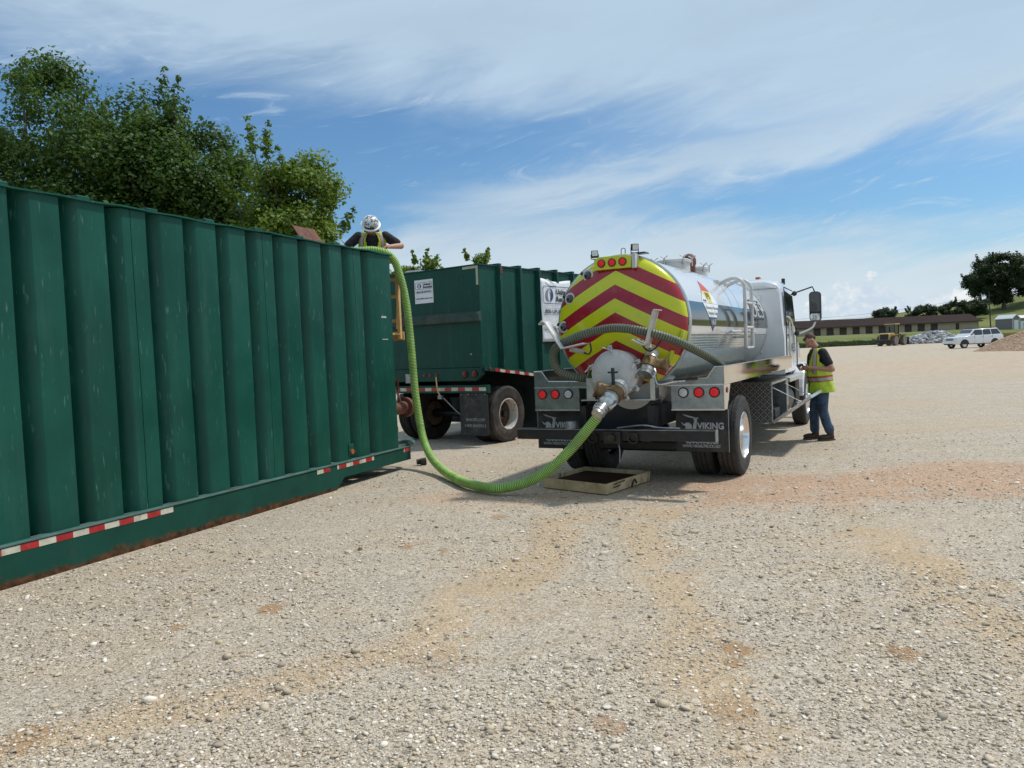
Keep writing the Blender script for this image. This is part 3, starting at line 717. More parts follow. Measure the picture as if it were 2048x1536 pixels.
def rental_sheet(parent, o, xd, yd, w_, h_, crumple=0.):
    """white printed sheet; o = its lower left corner, returns nothing: everything is parented"""
    Zd = Vector(xd).normalized().cross(Vector(yd).normalized())
    P_ = lambda u, v, l=.004: Vector(o)+Vector(xd).normalized()*(u*w_)+Vector(yd).normalized()*(v*h_)+Zd*l
    fo = [(x*w_, y*h_) for x, y in ((.05, .60), (.96, .60), (.96, .88), (.05, .88))]
    ringpoly('frame_line', rrect(.05*w_, .60*h_, .965*w_, .885*h_, .05*w_), rrect(.063*w_, .61*h_, .952*w_, .875*h_, .042*w_), P_(0, 0, 0), xd, yd, .006, 'ink_navy', parent)
    ringpoly('frame_line', rrect(.04*w_, .43*h_, .97*w_, .535*h_, .004*w_), rrect(.047*w_, .436*h_, .963*w_, .529*h_, .003*w_), P_(0, 0, 0), xd, yd, .006, 'ink_grey', parent)
    cx_, cy_, ry = .26*w_, .742*h_, .105*h_; rx = min(.175*w_, ry*1.02)
    for sgn, mt in ((-1, 'ink_grey'), (1, 'ink_navy')):
        a = [rad(90+8-sgn*8+sgn*-1*t*(180)/14) if sgn > 0 else rad(90+t*180/14) for t in range(15)]
        out = [(cx_+rx*math.cos(q), cy_+ry*math.sin(q)) for q in ([rad(90-t*180/14) for t in range(15)] if sgn > 0 else [rad(90+t*180/14) for t in range(15)])]
        inn = [(cx_+sgn*.02*rx+.42*rx*math.cos(q), cy_+.93*ry*math.sin(q)) for q in ([rad(-90+t*180/14) for t in range(15)] if sgn > 0 else [rad(270-t*180/14) for t in range(15)])]
        poly = out+inn
        plate('emblem_crescent', poly if sgn < 0 else poly[::-1], P_(0, 0, .003), xd, yd, .003, mt, parent)
    kw = dict(xdir=xd, ydir=yd)
    text('lettering', 'United', .115*h_, 'ink_black', parent, P_(.47, .760, .006), width=.40*w_, bold=.004*h_, **kw)
    text('lettering', 'Rentals', .115*h_, 'ink_black', parent, P_(.47, .645, .006), width=.46*w_, bold=.004*h_, **kw)
    text('lettering', '800-UR-RENTS', .085*h_, 'ink_black', parent, P_(.10, .452, .006), width=.80*w_, bold=.0015*h_, **kw)
    text('lettering', 'UnitedRentals.com', .09*h_, 'ink_black', parent, P_(.05, .18, .006), width=.90*w_, bold=.001*h_, **kw)

# ================================================================ NEAR TANK (skid-mounted)
NTK = thing('storage_tank', 'long dark green corrugated steel tank on a skid filling the left side', 'storage tank', (CF[0], CF[1], 0), -CF[2])
YE = [-.747-.4525*k for k in range(26)]
def prof_x(y):
    for ye in YE:
        if ye-.2625 <= y <= ye+.19:
            if y <= ye: return 0.
            t = (y-ye)
            if t < .012: return -.15*t/.012
            if t < .060: return -.15
            return -.15*max(0., 1-(t-.060)/.130)**1.35
    return 0.
seams = [0, -.92, -2.73, -4.54, -6.35, -8.16, -9.97, -11.78, -12.2]
for y1, y0 in zip(seams, seams[1:]):
    ys_ = {y0+.003, y1-.003}
    for ye in YE:
        for d_ in (-.2625, 0, .006, .012, .036, .060, .066, .076, .088, .105, .122, .14, .158, .175, .19): ys_.add(ye+d_)
    ys_ = sorted(q for q in ys_ if y0+.003 <= q <= y1-.003)
    zz_ = [.352, .8, 1.5, 2.2, 2.9, 3.238]
    V = [(prof_x(q)+.004*math.sin(q*3.1+z*2.2), q, z) for q in ys_ for z in zz_]; nz_ = len(zz_)
    F = [(i*nz_+k, (i+1)*nz_+k, (i+1)*nz_+k+1, i*nz_+k+1) for i in range(len(ys_)-1) for k in range(nz_-1)]
    MB().add(V, F).build('side_panel', 'tank_green', NTK, smooth=40)
MB().bx(-.21, -.165, -12.2, -.02, .35, 3.23).build('wall_core', 'seam_shade_dark', NTK)
MB().bx(-2.44, .0, -.02, .004, .34, 3.24).build('end_panel', 'tank_green', NTK, bevel=.01)
MB().bx(-2.44, -2.40, -12.2, -.02, .34, 3.24).build('side_panel', 'tank_green', NTK)
MB().bx(-2.44, 0, -12.22, -12.2, .34, 3.24).build('end_panel', 'tank_green', NTK)
# roof plate, a touch wavy along its lip
nY = 60; V = []; F = []
for i in range(nY+1):
    y = -12.22+12.25*i/nY; wv = .010*math.sin(i*1.9)+.006*math.sin(i*.7)
    for x, z in ((.035+wv*.4, 3.241+wv*.5), (.035+wv*.4, 3.256+wv*.5), (-2.47, 3.256), (-2.47, 3.241)): V.append((x, y, z))
for i in range(nY):
    for k in range(4): F.append((i*4+k, i*4+(k+1) % 4, (i+1)*4+(k+1) % 4, (i+1)*4+k))
F += [(0, 1, 2, 3), (nY*4+3, nY*4+2, nY*4+1, nY*4)]
MB().add(V, F).build('roof_plate', 'tank_green', NTK)
for k in range(15):
    y = -1.20-.755*k
    MB().bx(-2.4, -.06, y-.065, y+.065, 3.258, 3.305).build('roof_rib', 'tank_green', NTK, bevel=.008)
for x in (.05, -2.5):
    poly = [(-12.3, 0), (-1.63, 0), (-1.44, .14), (.26, .14), (.26, .332), (-12.3, .332)]
    sk_ = MB().prism(poly, 'x', x-.10, x).build('skid_beam', 'skid_green', NTK, bevel=.006)
MB().bx(-.06, .062, -12.3, .27, .334, .351).build('ledge', 'ledge_green', NTK, bevel=.004)
for k, y in enumerate((-11.8, -9, -6, -3.2, -1.75, .2)): MB().bx(-2.4, -.05, y-.08, y+.03, .16, .31).build('cross_beam', 'skid_green', NTK)
tp = [(-6.62+.155*k, ('tape_white', 'tape_red')[k % 2]) for k in range(15)]
for y, mt in tp: MB().bx(.051, .0535, y+.001, y+.154, .272, .326).build('tape_segment', mt, NTK)
for k, (y, L_, mt) in enumerate(((-2.02, .13, 'tape_white'), (-1.888, .14, 'tape_red'), (-1.60, .04, 'tape_white'), (-1.55, .15, 'tape_red'), (-1.398, .15, 'tape_white'), (-1.246, .15, 'tape_red'), (-1.094, .15, 'tape_white'), (-.942, .15, 'tape_red'), (-.79, .05, 'tape_white'), (.06, .02, 'tape_white'), (.082, .14, 'tape_red'))):
    MB().bx(.051, .0535, y, y+L_-.002, .272, .326).build('tape_segment', mt, NTK)
mk = MB().bx(-.03, .012, -1.26, -1.15, .40, .56).build('lamp_bracket', 'tank_green', NTK, bevel=.004)
MB().cyl((.012, -1.2, .455), (.03, -1.2, .455), .034, n=16).build('marker_lamp', 'amber_lens', mk, smooth=40)
for z, w_ in ((2.30, .13), (1.98, .15)): MB().bx(.004, .007, -.30, -.30+w_, z, z+.03 if w_ < .14 else z+.014).build('stencil_mark', 'marker_white', NTK)
# open rusty lid on the roof
MB().add([(-.72, -.95, 3.27), (-.72, -.45, 3.27), (-1.0, -.45, 3.67), (-1.0, -.95, 3.67)], [(0, 1, 2, 3)]).build('hatch_lid', 'rust_plate', NTK, solid=.012)
ht_ = MB(); ht_.bx(-1.22, -.74, -.96, -.44, 3.257, 3.30); ht_.build('hatch_rim', 'rust_plate', NTK, bevel=.006)
# ladder on the end wall
Ld = MB(); Ld.bar((-.10, .36, 2.0), (-.10, .36, 3.17), .05, .05); Ld.build('ladder_rail', 'ladder_orange', NTK)
MB().bar((-.62, .36, .5), (-.62, .36, 3.17), .05, .05).build('ladder_rail', 'ladder_orange', NTK)
for z in (2.28, 2.655, 2.92): MB().bar((-.6, .36, z), (-.125, .36, z), .035, .045).build('rung', 'ladder_orange', NTK)
MB().bx(-.64, -.075, .10, .40, 3.172, 3.20).build('ladder_top_plate', 'ladder_orange', NTK)
MB().bx(-.64, -.055, .40, .415, 1.98, 2.11).build('platform_kick_plate', 'ladder_orange', NTK)
MB().bx(-.64, -.08, .02, .395, 2.06, 2.085).build('platform', 'ladder_orange', NTK)
MB().bar((-.13, .34, 2.15), (-.05, .34, 3.15), .03, .03).build('ladder_brace', 'ladder_orange', NTK)
# outlet pipe with flange
pp = MB(); pp.cyl((-.12, .0, .93), (-.12, .42, .93), .10, n=24); po = pp.build('outlet_pipe', 'rust_pipe', NTK, smooth=40)
mb = MB(); mb.lathe([(.10, .40), (.155, .40), (.155, .435), (.10, .435)], (-.12, 0, .93), (0, 1, 0), 28, close=True); mb.build('flange', 'rust_pipe', po, smooth=40)
mb = MB(); mb.lathe([(.10, .44), (.155, .44), (.155, .475), (.10, .475)], (-.12, 0, .93), (0, 1, 0), 28, close=True)
mb.cyl((-.12, .445, .93), (-.12, .47, .93), .1, n=24); mb.build('blind_flange', 'rust_pipe', po, smooth=40)
MB().tube(smoothpath([(-.12, .3, 1.03), (-.16, .3, 1.2), (-.10, .22, 1.35), (-.16, .12, 1.42)], 6), .018, 8).build('valve_handle', 'rust_pipe', NTK, smooth=50)
MB().tube(smoothpath([(-.18, .20, 1.28), (-.12, .24, 1.1), (-.19, .2, .85), (-.1, .16, .6), (-.14, .1, .45)], 6), .012, 6).build('drain_line', 'galv', NTK, smooth=50)
# bent pipe tow loop at the skid's end
lp = smoothpath([(-.35, .05, .37), (-.33, .28, .38), (-.24, .44, .385), (-.08, .46, .385), (.02, .38, .375), (.03, .22, .36)], 8)
MB().tube(lp, .042, 12).build('tow_loop', 'ledge_green', NTK, smooth=50)

cp = thing('hose_cap', 'small dark cam-lock coupling lying at the end of the tank skid', 'coupling', place(CF, (.06, .52, .0)), 0)
M('camlock_dark', (.045, .042, .036), .45, .5, var=.3, scale=20)
MB().lathe([(.035, 0), (.042, 0), (.042, .06), (.052, .06), (.055, .10), (.055, .15), (.042, .15), (.042, .02), (.035, .02)], (-.06, 0, .057), (1, .25, .02), 20).build('body', 'camlock_dark', cp, smooth=40)
for s_ in (-1, 1): MB().tube([(.03, s_*.055, .06), (.06, s_*.07, .07), (.05, s_*.075, .11)], .008, 6).build('lever', 'camlock_dark', cp)

# ================================================================ SECOND TANK (on a trailer axle)
K = thing('tank_trailer', 'dark green box tank on a wheeled trailer frame behind the vacuum truck', 'tank trailer', (KF[0], KF[1], 0), -KF[2])
def zb(y): return 1.45-.115*y
MB().bx(-2.5, -.03, 0, .03, 1.46, 3.34).build('end_panel', 'trailer_green', K, bevel=.008)
V = [(-.03, .0, 1.46), (-.03, 1.72, zb(1.72)+.03), (-.03, 1.72, .24), (-.03, 9.6, .24), (-.03, 9.6, 3.34), (-.03, 0, 3.34)]
mb = MB(); mb.add(V+[(-2.5, y, z) for _, y, z in V], [(0, 1, 2, 3, 4, 5), (11, 10, 9, 8, 7, 6), (0, 6, 7, 1), (1, 7, 8, 2), (2, 8, 9, 3), (3, 9, 10, 4)])
mb.build('side_panel', 'trailer_green', K)
MB().bx(-2.52, 0, -.012, 9.62, 3.34, 3.362).build('roof_plate', 'trailer_green', K)
for k in range(14):
    y = .60+.655*k
    z0_ = zb(y)+.05 if y < 1.7 else .3
    rb_ = MB().prism([(y-.055, 0), (y+.055, 0), (y+.035, .075), (y-.035, .075)], 'z', z0_, 3.335, mat=Matrix(((0, 1, 0, -.028), (1, 0, 0, 0), (0, 0, 1, 0), (0, 0, 0, 1)))).build('side_rib', 'trailer_green', K)
    MB().bx(-.3, .02, y-.05, y+.05, 3.364, 3.40).build('roof_lug', 'trailer_green', rb_)
    if k == 0: MB().prism([(y-.037, .078), (y+.037, .078), (y+.037, .082), (y-.037, .082)], 'z', 3.20, 3.33, mat=Matrix(((0, 1, 0, -.028), (1, 0, 0, 0), (0, 0, 1, 0), (0, 0, 0, 1)))).build('rust_patch', 'rust_plate', rb_)
M('band_green', (.028, .06, .047), .7, var=.25, scale=5, dirt=(.10, .075, .05), dirtamt=.75, dscale=3.5)
MB().prism([(-.075, 2.32), (-.075, 2.45), (-.0, 2.50), (-.0, 2.30)], 'x', -2.5, .0).build('stiffener_band', 'band_green', K)
# tape angle marking on the end's top corner
M('tape_beige', (.46, .42, .30), .5, var=.1)
MB().bx(-.40, -.035, -.003, -.0005, 3.285, 3.332).build('corner_tape', 'tape_beige', K)
MB().bx(-.085, -.035, -.003, -.0005, 2.98, 3.283).build('corner_tape', 'tape_beige', K)
MB().bx(-.30, -.265, -.003, -.0005, 1.70, 1.725).build('stencil_mark', 'marker_white', K)
mb = MB(); mb.prism([(-2.5, 1.215), (-.17, 1.215), (-.02, 1.34), (-.02, 1.458), (-2.5, 1.458)], 'y', -.03, .06); fr = mb.build('rear_frame', 'trailer_green', K, bevel=.004)
for x in (-.42, -.19):
    lm = MB().lathe([(.066, 0), (.066, .018), (.056, .024)], (x, -.03, 1.345), (0, -1, 0), 24).build('lamp_ring', 'black_steel', fr, smooth=40)
    MB().lathe([(.055, .012), (.05, .03), (.03, .042), (0, .046)], (x, -.03, 1.345), (0, -1, 0), 24).build('tail_lamp', 'lamp_red_dull', fr, smooth=40)
for x in (-1.45, -1.29, -1.13): MB().lathe([(.032, 0), (.032, .012), (0, .022)], (x, -.03, 1.335), (0, -1, 0), 16).build('marker_lamp', 'lamp_red_dull', fr, smooth=40)
MB().bx(-1.95, -1.8, -.05, -.03, 1.19, 1.37).build('number_plate_holder', 'galv', fr, bevel=.004)
V = [(.03, .0, 1.40), (.03, 1.72, zb(1.72)-.02), (.03, 1.72, zb(1.72)+.07), (.03, 0, 1.475)]
mb = MB(); mb.add(V+[(-.06, y, z) for _, y, z in V], [(0, 1, 2, 3), (7, 6, 5, 4), (0, 4, 5, 1), (3, 2, 6, 7), (0, 3, 7, 4), (1, 5, 6, 2)]); br = mb.build('side_rail', 'trailer_green', K)
for k in range(9):
    y0 = .30+.155*k; V = []
    for y in (y0, y0+.152):
        for d_ in (.008, .062): V.append((.0335, y, 1.405-.1235*y+d_))
    MB().add(V, [(0, 2, 3, 1)]).build('tape_segment', ('tape_red', 'tape_white')[k % 2], K, solid=.002)
MB().lathe([(.03, 0), (.03, .012), (0, .02)], (.03, .15, 1.425), (1, 0, 0), 14).build('marker_lamp', 'lamp_red_dull', K, smooth=40)
bm_ = MB().bx(-2.5, .10, -.05, .05, .99, 1.135).build('bumper', 'trailer_green', K, bevel=.005)
for k in range(15):
    x1 = .075-.168*k; MB().bx(x1-.165, x1, -.054, -.051, 1.03, 1.095).build('tape_segment', ('tape_white', 'tape_red')[k % 2], bm_)
for x in (-.4, -2.1): MB().bx(x-.05, x+.05, -.03, 9, .80, .98).build('frame_rail', 'black_steel', K)
MB().bx(-2.49, -.04, 1.70, 1.715, .26, 1.44).build('belly_shade_sheet', 'seam_shade_dark', K)  # near-black sheet over the belly face: underside shade put into its colour
MB().bx(-2.49, -2.44, .06, 1.69, 1.0, 1.44).build('axle_shade_sheet', 'seam_shade_dark', K)  # added dark sheet, hides the lit ground beyond so the underside stays black
M('flap_worn', (.035, .036, .037), .8, var=.25, scale=5, dirt=(.16, .13, .10), dirtamt=.55, dscale=4)
fl = plate('mud_flap', rrect(-.575, .20, .095, .985, .06), (0, -.035, 0), (1, 0, 0), (0, 0, 1), .012, 'flap_worn', K)
text('lettering', 'BAKERCORP', .075, 'letter_grey', fl, (-.43, -.05, .47), (1, 0, 0), (0, 0, 1), width=.45)
text('lettering', '1-800-BAKER12', .075, 'letter_grey', fl, (-.48, -.05, .36), (1, 0, 0), (0, 0, 1), width=.5)
for x in (-.53, -.35, -.16, .05): MB().cyl((x, -.05, .965), (x, -.058, .965), .012, n=8).build('bolt', 'galv', fl)
MB().tube(smoothpath([(-1.13, -.06, 1.30), (-1.05, -.12, 1.05), (-1.0, -.1, .93)], 6), .014, 6).build('strap', 'ladder_orange', K)
MB().tube(smoothpath([(-1.02, -.1, .93), (-.95, -.05, .88), (-.8, 0, .72), (-.66, .05, .58)], 6), .012, 6).build('strap_tail', 'galv', K)
MB().bx(-1.06, -.96, -.12, -.06, .88, .95).build('ratchet', 'galv', K, bevel=.006)
mb = MB(); mb.lathe([(.24, 0), (.24, .05), (.19, .085), (0, .105)], (-2.05, .5, 3.362), (0, 0, 1), 24); mb.build('roof_vent', 'galv', K, smooth=40)
# sticker on the end wall
st = MB().bx(-1.63, -1.15, -.004, -.001, 2.735, 3.19).build('sticker', 'white_vinyl', K)
rental_sheet(st, (-1.63, -.004, 2.735), (1, 0, 0), (0, 0, 1), .48, .455)
# wheels
M('rim_rusty', (.52, .50, .46), .55, .1, var=.15, scale=5, dirt=(.20, .10, .055), dirtamt=.95, dscale=5)
M('rim_hub_rust', (.12, .07, .045), .8, var=.4, scale=8)
M('tyre_trailer', (.034, .028, .026), .85, var=.3, scale=5, dirt=(.13, .10, .075), dirtamt=.7, dscale=2.5)
def tyre_profile(R_, wd, rim):
    h = wd/2
    return [(rim, -h*.72), (rim+.03, -h*.93), (rim+(R_-rim)*.5, -h), (R_-.045, -h*.93), (R_-.012, -h*.80), (R_, -h*.70), (R_, -h*.42), (R_-.013, -h*.40), (R_-.013, -h*.34), (R_, -h*.32), (R_, -.03), (R_-.013, -.022), (R_-.013, .022), (R_, .03), (R_, h*.32), (R_-.013, h*.34), (R_-.013, h*.40), (R_, h*.42), (R_, h*.70), (R_-.012, h*.80), (R_-.045, h*.93), (R_-.05, h*.95), (R_-.055, h*.94), (rim+(R_-rim)*.5, h), (rim+.05, h*.97), (rim+.042, h*.95), (rim+.03, h*.93), (rim, h*.72)]
def trailer_wheel(y, xo, flip):
    wl = bpy.data.objects.new('wheel', None); COL.objects.link(wl); wl.parent = K
    d_ = -1 if flip else 1
    ty = MB().lathe(tyre_profile(.545, .27, .295), (xo, y, .535), (d_, 0, 0), 56, caps=False).build('tyre', 'tyre_trailer', wl, smooth=35)
    MB().lathe([(.296, .10), (.305, .125), (.29, .13), (.278, .11), (.268, .04), (.262, -.05), (.25, -.10), (.20, -.11), (.12, -.12), (.11, -.05), (.07, -.02), (0, -.02)], (xo, y, .535), (d_, 0, 0), 40, mfun=lambda i, j: 0 if i < 5 else 1, caps=False).build('rim', ['rim_rusty', 'rim_hub_rust'], wl, smooth=35)
    for k in range(8):
        a = 2*PI*k/8; MB().cyl((xo-d_*.115, y+.155*math.cos(a), .535+.155*math.sin(a)), (xo-d_*.075, y+.155*math.cos(a), .535+.155*math.sin(a)), .018, n=6).build('wheel_nut', 'rim_hub_rust', wl)
trailer_wheel(.75, -.155, False); trailer_wheel(.75, -.49, False); trailer_wheel(.75, -2.35, True); trailer_wheel(.75, -2.02, True)
MB().cyl((-2.4, .75, .535), (-.1, .75, .535), .065, n=14).build('axle', 'black_steel', K)

# printed banner tied to the second tank's side (its own thing)
bnr = thing('rental_banner', 'white printed rental banner hung on the ribbed side of the second tank', 'banner', place(KF, (.075, 1.88, 1.90)), -KF[2])
nY, nZ = 14, 16; V = []; F = []
for i in range(nZ+1):
    for j in range(nY+1):
        y = 1.14*j/nY; z = 1.285*i/nZ
        sag = max(0, z-1.17)*.9*math.sin(PI*j/nY)**2
        V.append((-.012+.006*math.sin(j*1.3+i*.4)-(.03*math.sin(PI*j/nY)*max(0, z-1.17)/.11), y, z-sag*.45))
for i in range(nZ):
    for j in range(nY): F.append((i*(nY+1)+j, i*(nY+1)+j+1, (i+1)*(nY+1)+j+1, (i+1)*(nY+1)+j))
MB().add(V, F).build('sheet', 'white_vinyl', bnr, smooth=60, solid=.002)
rental_sheet(bnr, (.0, 0, 0), (0, 1, 0), (0, 0, 1), 1.14, 1.285)
for p_, q_ in (((.2, 1.27), (.45, 1.19)), ((.45, 1.19), (.62, 1.20))):
    MB().tube([(.01, p_[0], p_[1]), (.015, q_[0], q_[1])], .012, 6).build('fold', 'white_vinyl', bnr, smooth=50)

# ================================================================ GREEN SUCTION HOSE
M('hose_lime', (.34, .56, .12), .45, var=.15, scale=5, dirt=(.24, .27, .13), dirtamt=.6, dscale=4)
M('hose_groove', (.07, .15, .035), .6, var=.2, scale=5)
C_ = lambda *l: place(CF, l)
hp_ = [C_(-1.05, -.70, 3.15), C_(-.98, -.60, 3.36), C_(-.80, -.42, 3.37), C_(-.50, -.20, 3.335), C_(-.22, -.02, 3.335), C_(-.06, .16, 3.24), C_(.0, .27, 2.98), C_(.045, .335, 2.62), C_(.07, .36, 2.2), C_(.095, .36, 1.75), C_(.125, .36, 1.12), C_(.20, .35, .60),
       Vector((-1.361, 11.643, .385)), Vector((-1.235, 11.30, .215)), Vector((-1.06, 10.85, .115)), Vector((-.87, 10.32, .083)), Vector((-.62, 9.70, .08)), Vector((-.29, 9.245, .085)), Vector((-.078, 9.15, .108)), Vector((.163, 9.043, .187)), Vector((.401, 8.937, .335)), Vector((.636, 8.833, .562)), Vector((.809, 8.756, .765)), Vector((.955, 8.69, .945))]
pth = resample(smoothpath(hp_, 16), .0046)
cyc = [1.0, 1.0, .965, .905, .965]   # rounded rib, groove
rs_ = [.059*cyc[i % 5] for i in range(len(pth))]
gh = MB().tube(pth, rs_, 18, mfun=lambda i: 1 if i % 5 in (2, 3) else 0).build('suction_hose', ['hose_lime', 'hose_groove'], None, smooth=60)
tag(gh, 'long lime green corrugated hose looping from the tank top to the truck valve', 'hose')

# ================================================================ DRIP PAN
M('pan_wood', (.56, .43, .25), .85, var=.25, scale=3, bump=.3, bscale=40, streak=((.10, .065, .03), 9, .9), dirt=(.15, .085, .04), dirtamt=1., dscale=4)
M('pan_dark', (.06, .04, .028), .6, var=.4, scale=4, dirt=(.16, .12, .08), dirtamt=.6, dscale=3)
m, T, b = newmat('waste_oil'); b.inputs['Base Color'].default_value = (.040, .018, .009, 1); b.inputs['Roughness'].default_value = .75; b.inputs['Specular IOR Level'].default_value = .15
pn = thing('drip_pan', 'stained beige spill pan half full of dark sludge under the hose coupling', 'drip pan', (1.04, 8.90, 0), 0)
A0 = Vector((0, 0)); A1 = Vector((-.69, .66)); A2 = Vector((-.10, 1.40)); A3 = Vector((.65, .80))
def pan_wall(p, q, mat_):
    p3 = Vector((p.x, p.y, 0)); q3 = Vector((q.x, q.y, 0)); up = Vector((0, 0, 1)); cen = Vector((0, .7, 0))
    inn = (cen-(p3+q3)/2); inn.z = 0; inn.normalize(); out = -inn
    V = [p3+out*.0+up*.012, q3+out*.0+up*.012, q3+out*.018+up*.135, p3+out*.018+up*.135]
    V += [v+inn*.022 for v in V]
    return MB().add(V, [(0, 1, 2, 3), (7, 6, 5, 4), (3, 2, 6, 7), (0, 4, 5, 1), (0, 3, 7, 4), (1, 5, 6, 2)]).build('wall', mat_, pn)
for p, q in ((A1, A0), (A0, A3), (A3, A2), (A2, A1)): pan_wall(p, q, 'pan_wood')
MB().add([(A0.x, A0.y, .01), (A3.x, A3.y, .01), (A2.x, A2.y, .01), (A1.x, A1.y, .01)], [(0, 1, 2, 3)]).build('floor', 'pan_dark', pn, solid=.008)
k_ = .96; cen = (A0+A1+A2+A3)/4
MB().add([(*(cen+(a-cen)*k_), .085) for a in (A0, A3, A2, A1)], [(0, 1, 2, 3)]).build('sludge', 'waste_oil', pn)
dv = (A3-A0).normalized(); nrm_ = Vector((dv.y, -dv.x))
for k, (a_, b_) in enumerate(((.13, .40), (.13, .33))):
    for j in range(int((b_-a_)/.03)):
        s0 = A0+dv*(a_+.03*j)+nrm_*.0235; e0 = s0+dv*(.022 if (j*7+k) % 3 else .012)
        z_ = .10-.035*k+.0015*j; tl = nrm_*.0035
        MB().add([(s0.x, s0.y, z_), (e0.x, e0.y, z_), (e0.x+tl.x, e0.y+tl.y, z_+.018), (s0.x+tl.x, s0.y+tl.y, z_+.018)], [(0, 1, 2, 3)]).build('faded_print', 'ink_black', pn, solid=.001)
hs = A0+dv*.55+nrm_*.04
MB().tube(smoothpath([(hs.x-dv.x*.03, hs.y-dv.y*.03, .02), (hs.x-dv.x*.04+nrm_.x*.03, hs.y-dv.y*.04+nrm_.y*.03, .09), (hs.x+nrm_.x*.03, hs.y+nrm_.y*.03, .11), (hs.x+dv.x*.05+nrm_.x*.02, hs.y+dv.y*.05+nrm_.y*.02, .06)], 6), .011, 8).build('strap_handle', 'rubber', pn, smooth=50)
# ================================================================ VACUUM TRUCK
TR = thing('vacuum_truck', 'white vacuum tank truck with red and yellow chevron rear, seen from behind', 'truck', (TF[0], TF[1], 0), -TF[2])
M('truck_white', (.70, .71, .72), .18, var=.03, scale=2, coat=.6, dirt=(.55, .53, .50), dirtamt=.25, dscale=2)
M('white_steel', (.56, .56, .55), .4, var=.08, scale=5, dirt=(.33, .30, .25), dirtamt=.6, dscale=7)
M('band_black', (.012, .013, .013), .10, var=.1, coat=.35)
M('polished', (.76, .74, .70), .09, 1.0, var=.05, scale=3)
M('galv_sheet', (.30, .33, .335), .33, .85, var=.18, scale=9, dirt=(.45, .47, .46), dirtamt=.5, dscale=5)
M('galv_edge', (.62, .63, .62), .3, .8, var=.1, scale=8)
M('brass', (.22, .145, .07), .55, .55, var=.35, scale=14, dirt=(.10, .065, .035), dirtamt=.7, dscale=8)
M('steel_bright', (.55, .54, .51), .32, .9, var=.2, scale=20, dirt=(.2, .17, .13), dirtamt=.5, dscale=14)
M('navy_steel', (.008, .010, .020), .35, var=.3, scale=4)
M('yellow_film', (.60, .63, .012), .3, var=.05, scale=5, coat=.3)
M('glass_dark', (.012, .014, .016), .04, var=.05, coat=1.0)
M('mirror_glass', (.55, .60, .60), .03, 1.0, var=.01)
M('tread_rubber', (.045, .044, .043), .8, var=.25, scale=9, dirt=(.12, .10, .08), dirtamt=.4, dscale=4)
M('led_red', (.95, .12, .10), .3); M('led_white', (.85, .85, .85), .3)
emis('lit_red', (.45, .008, .010), .45)
M('hose_grey', (.16, .18, .125), .45, var=.15, scale=6, dirt=(.08, .10, .06), dirtamt=.4)
M('hose_grey_groove', (.055, .065, .045), .55, var=.15, scale=6)
M('edge_trim', (.015, .015, .015), .6)
M('decal_red', (.62, .045, .05), .35); M('decal_yellow', (.72, .62, .06), .35); M('decal_white', (.78, .79, .80), .35); M('decal_blue', (.018, .035, .13), .35); M('decal_silver', (.45, .47, .48), .3)
# ribbed stainless cladding
m, T, b = newmat('stainless_lined')
oc = T.node('ShaderNodeTexCoord').outputs['Object']; ox, oy, oz = T.xyz(oc)[:3]
ln = T.m('SINE', T.m('MULTIPLY', oz, 2*PI/.022))
b.inputs['Base Color'].default_value = (.74, .70, .62, 1); b.inputs['Metallic'].default_value = 1; b.inputs['Roughness'].default_value = .10
T.l.new(T.bump(ln, .03, .003), b.inputs['Normal'])
# diamond tread plate
m, T, b = newmat('tread_plate')
oc = T.node('ShaderNodeTexCoord').outputs['Object']
def lozenge(rz, off):
    p = T.map(oc, (28, 28, 28), (0, rz, 0), off)
    x_, y_, z_ = T.xyz(p)[:3]
    fx = T.m('ABSOLUTE', T.m('SUBTRACT', T.m('FRACT', x_), .5)); fz = T.m('ABSOLUTE', T.m('SUBTRACT', T.m('FRACT', T.m('MULTIPLY', z_, .5)), .5))
    return T.ss(T.m('ADD', T.m('MULTIPLY', fx, 2.6), T.m('MULTIPLY', fz, 1.3)), .62, .40)
loz = T.m('MAXIMUM', lozenge(rad(45), (0, 0, 0)), lozenge(rad(-45), (.5, 0, .5)))
T.l.new(T.mix(loz, (.11, .11, .11), (.40, .40, .39)), b.inputs['Base Color']); b.inputs['Metallic'].default_value = .9; b.inputs['Roughness'].default_value = .34
T.l.new(T.bump(loz, .6, .004), b.inputs['Normal'])
# chevron film on the rear head
m, T, b = newmat('chevron_film')
oc = T.node('ShaderNodeTexCoord').outputs['Object']; ox, oy, oz = T.xyz(oc)[:3]
sv = T.m('DIVIDE', T.m('SUBTRACT', T.m('ADD', oz, T.m('MULTIPLY', T.m('ABSOLUTE', ox), .53)), 1.803), .337)
fr_ = T.m('SUBTRACT', sv, T.m('FLOOR', sv))
redm = T.m('GREATER_THAN', fr_, .5)
nz = T.noise(oc, 4, 5, .6)
c = T.mix(redm, T.mix(nz, (.56, .60, .008), (.66, .68, .012)), T.mix(nz, (.30, .009, .020), (.37, .012, .026)))
c = T.mix(T.m('MULTIPLY', T.ss(T.noise(oc, 9, 7, .7), .54, .75), .30), c, (.28, .23, .15))
T.l.new(c, b.inputs['Base Color']); b.inputs['Roughness'].default_value = .22; b.inputs['Coat Weight'].default_value = .3

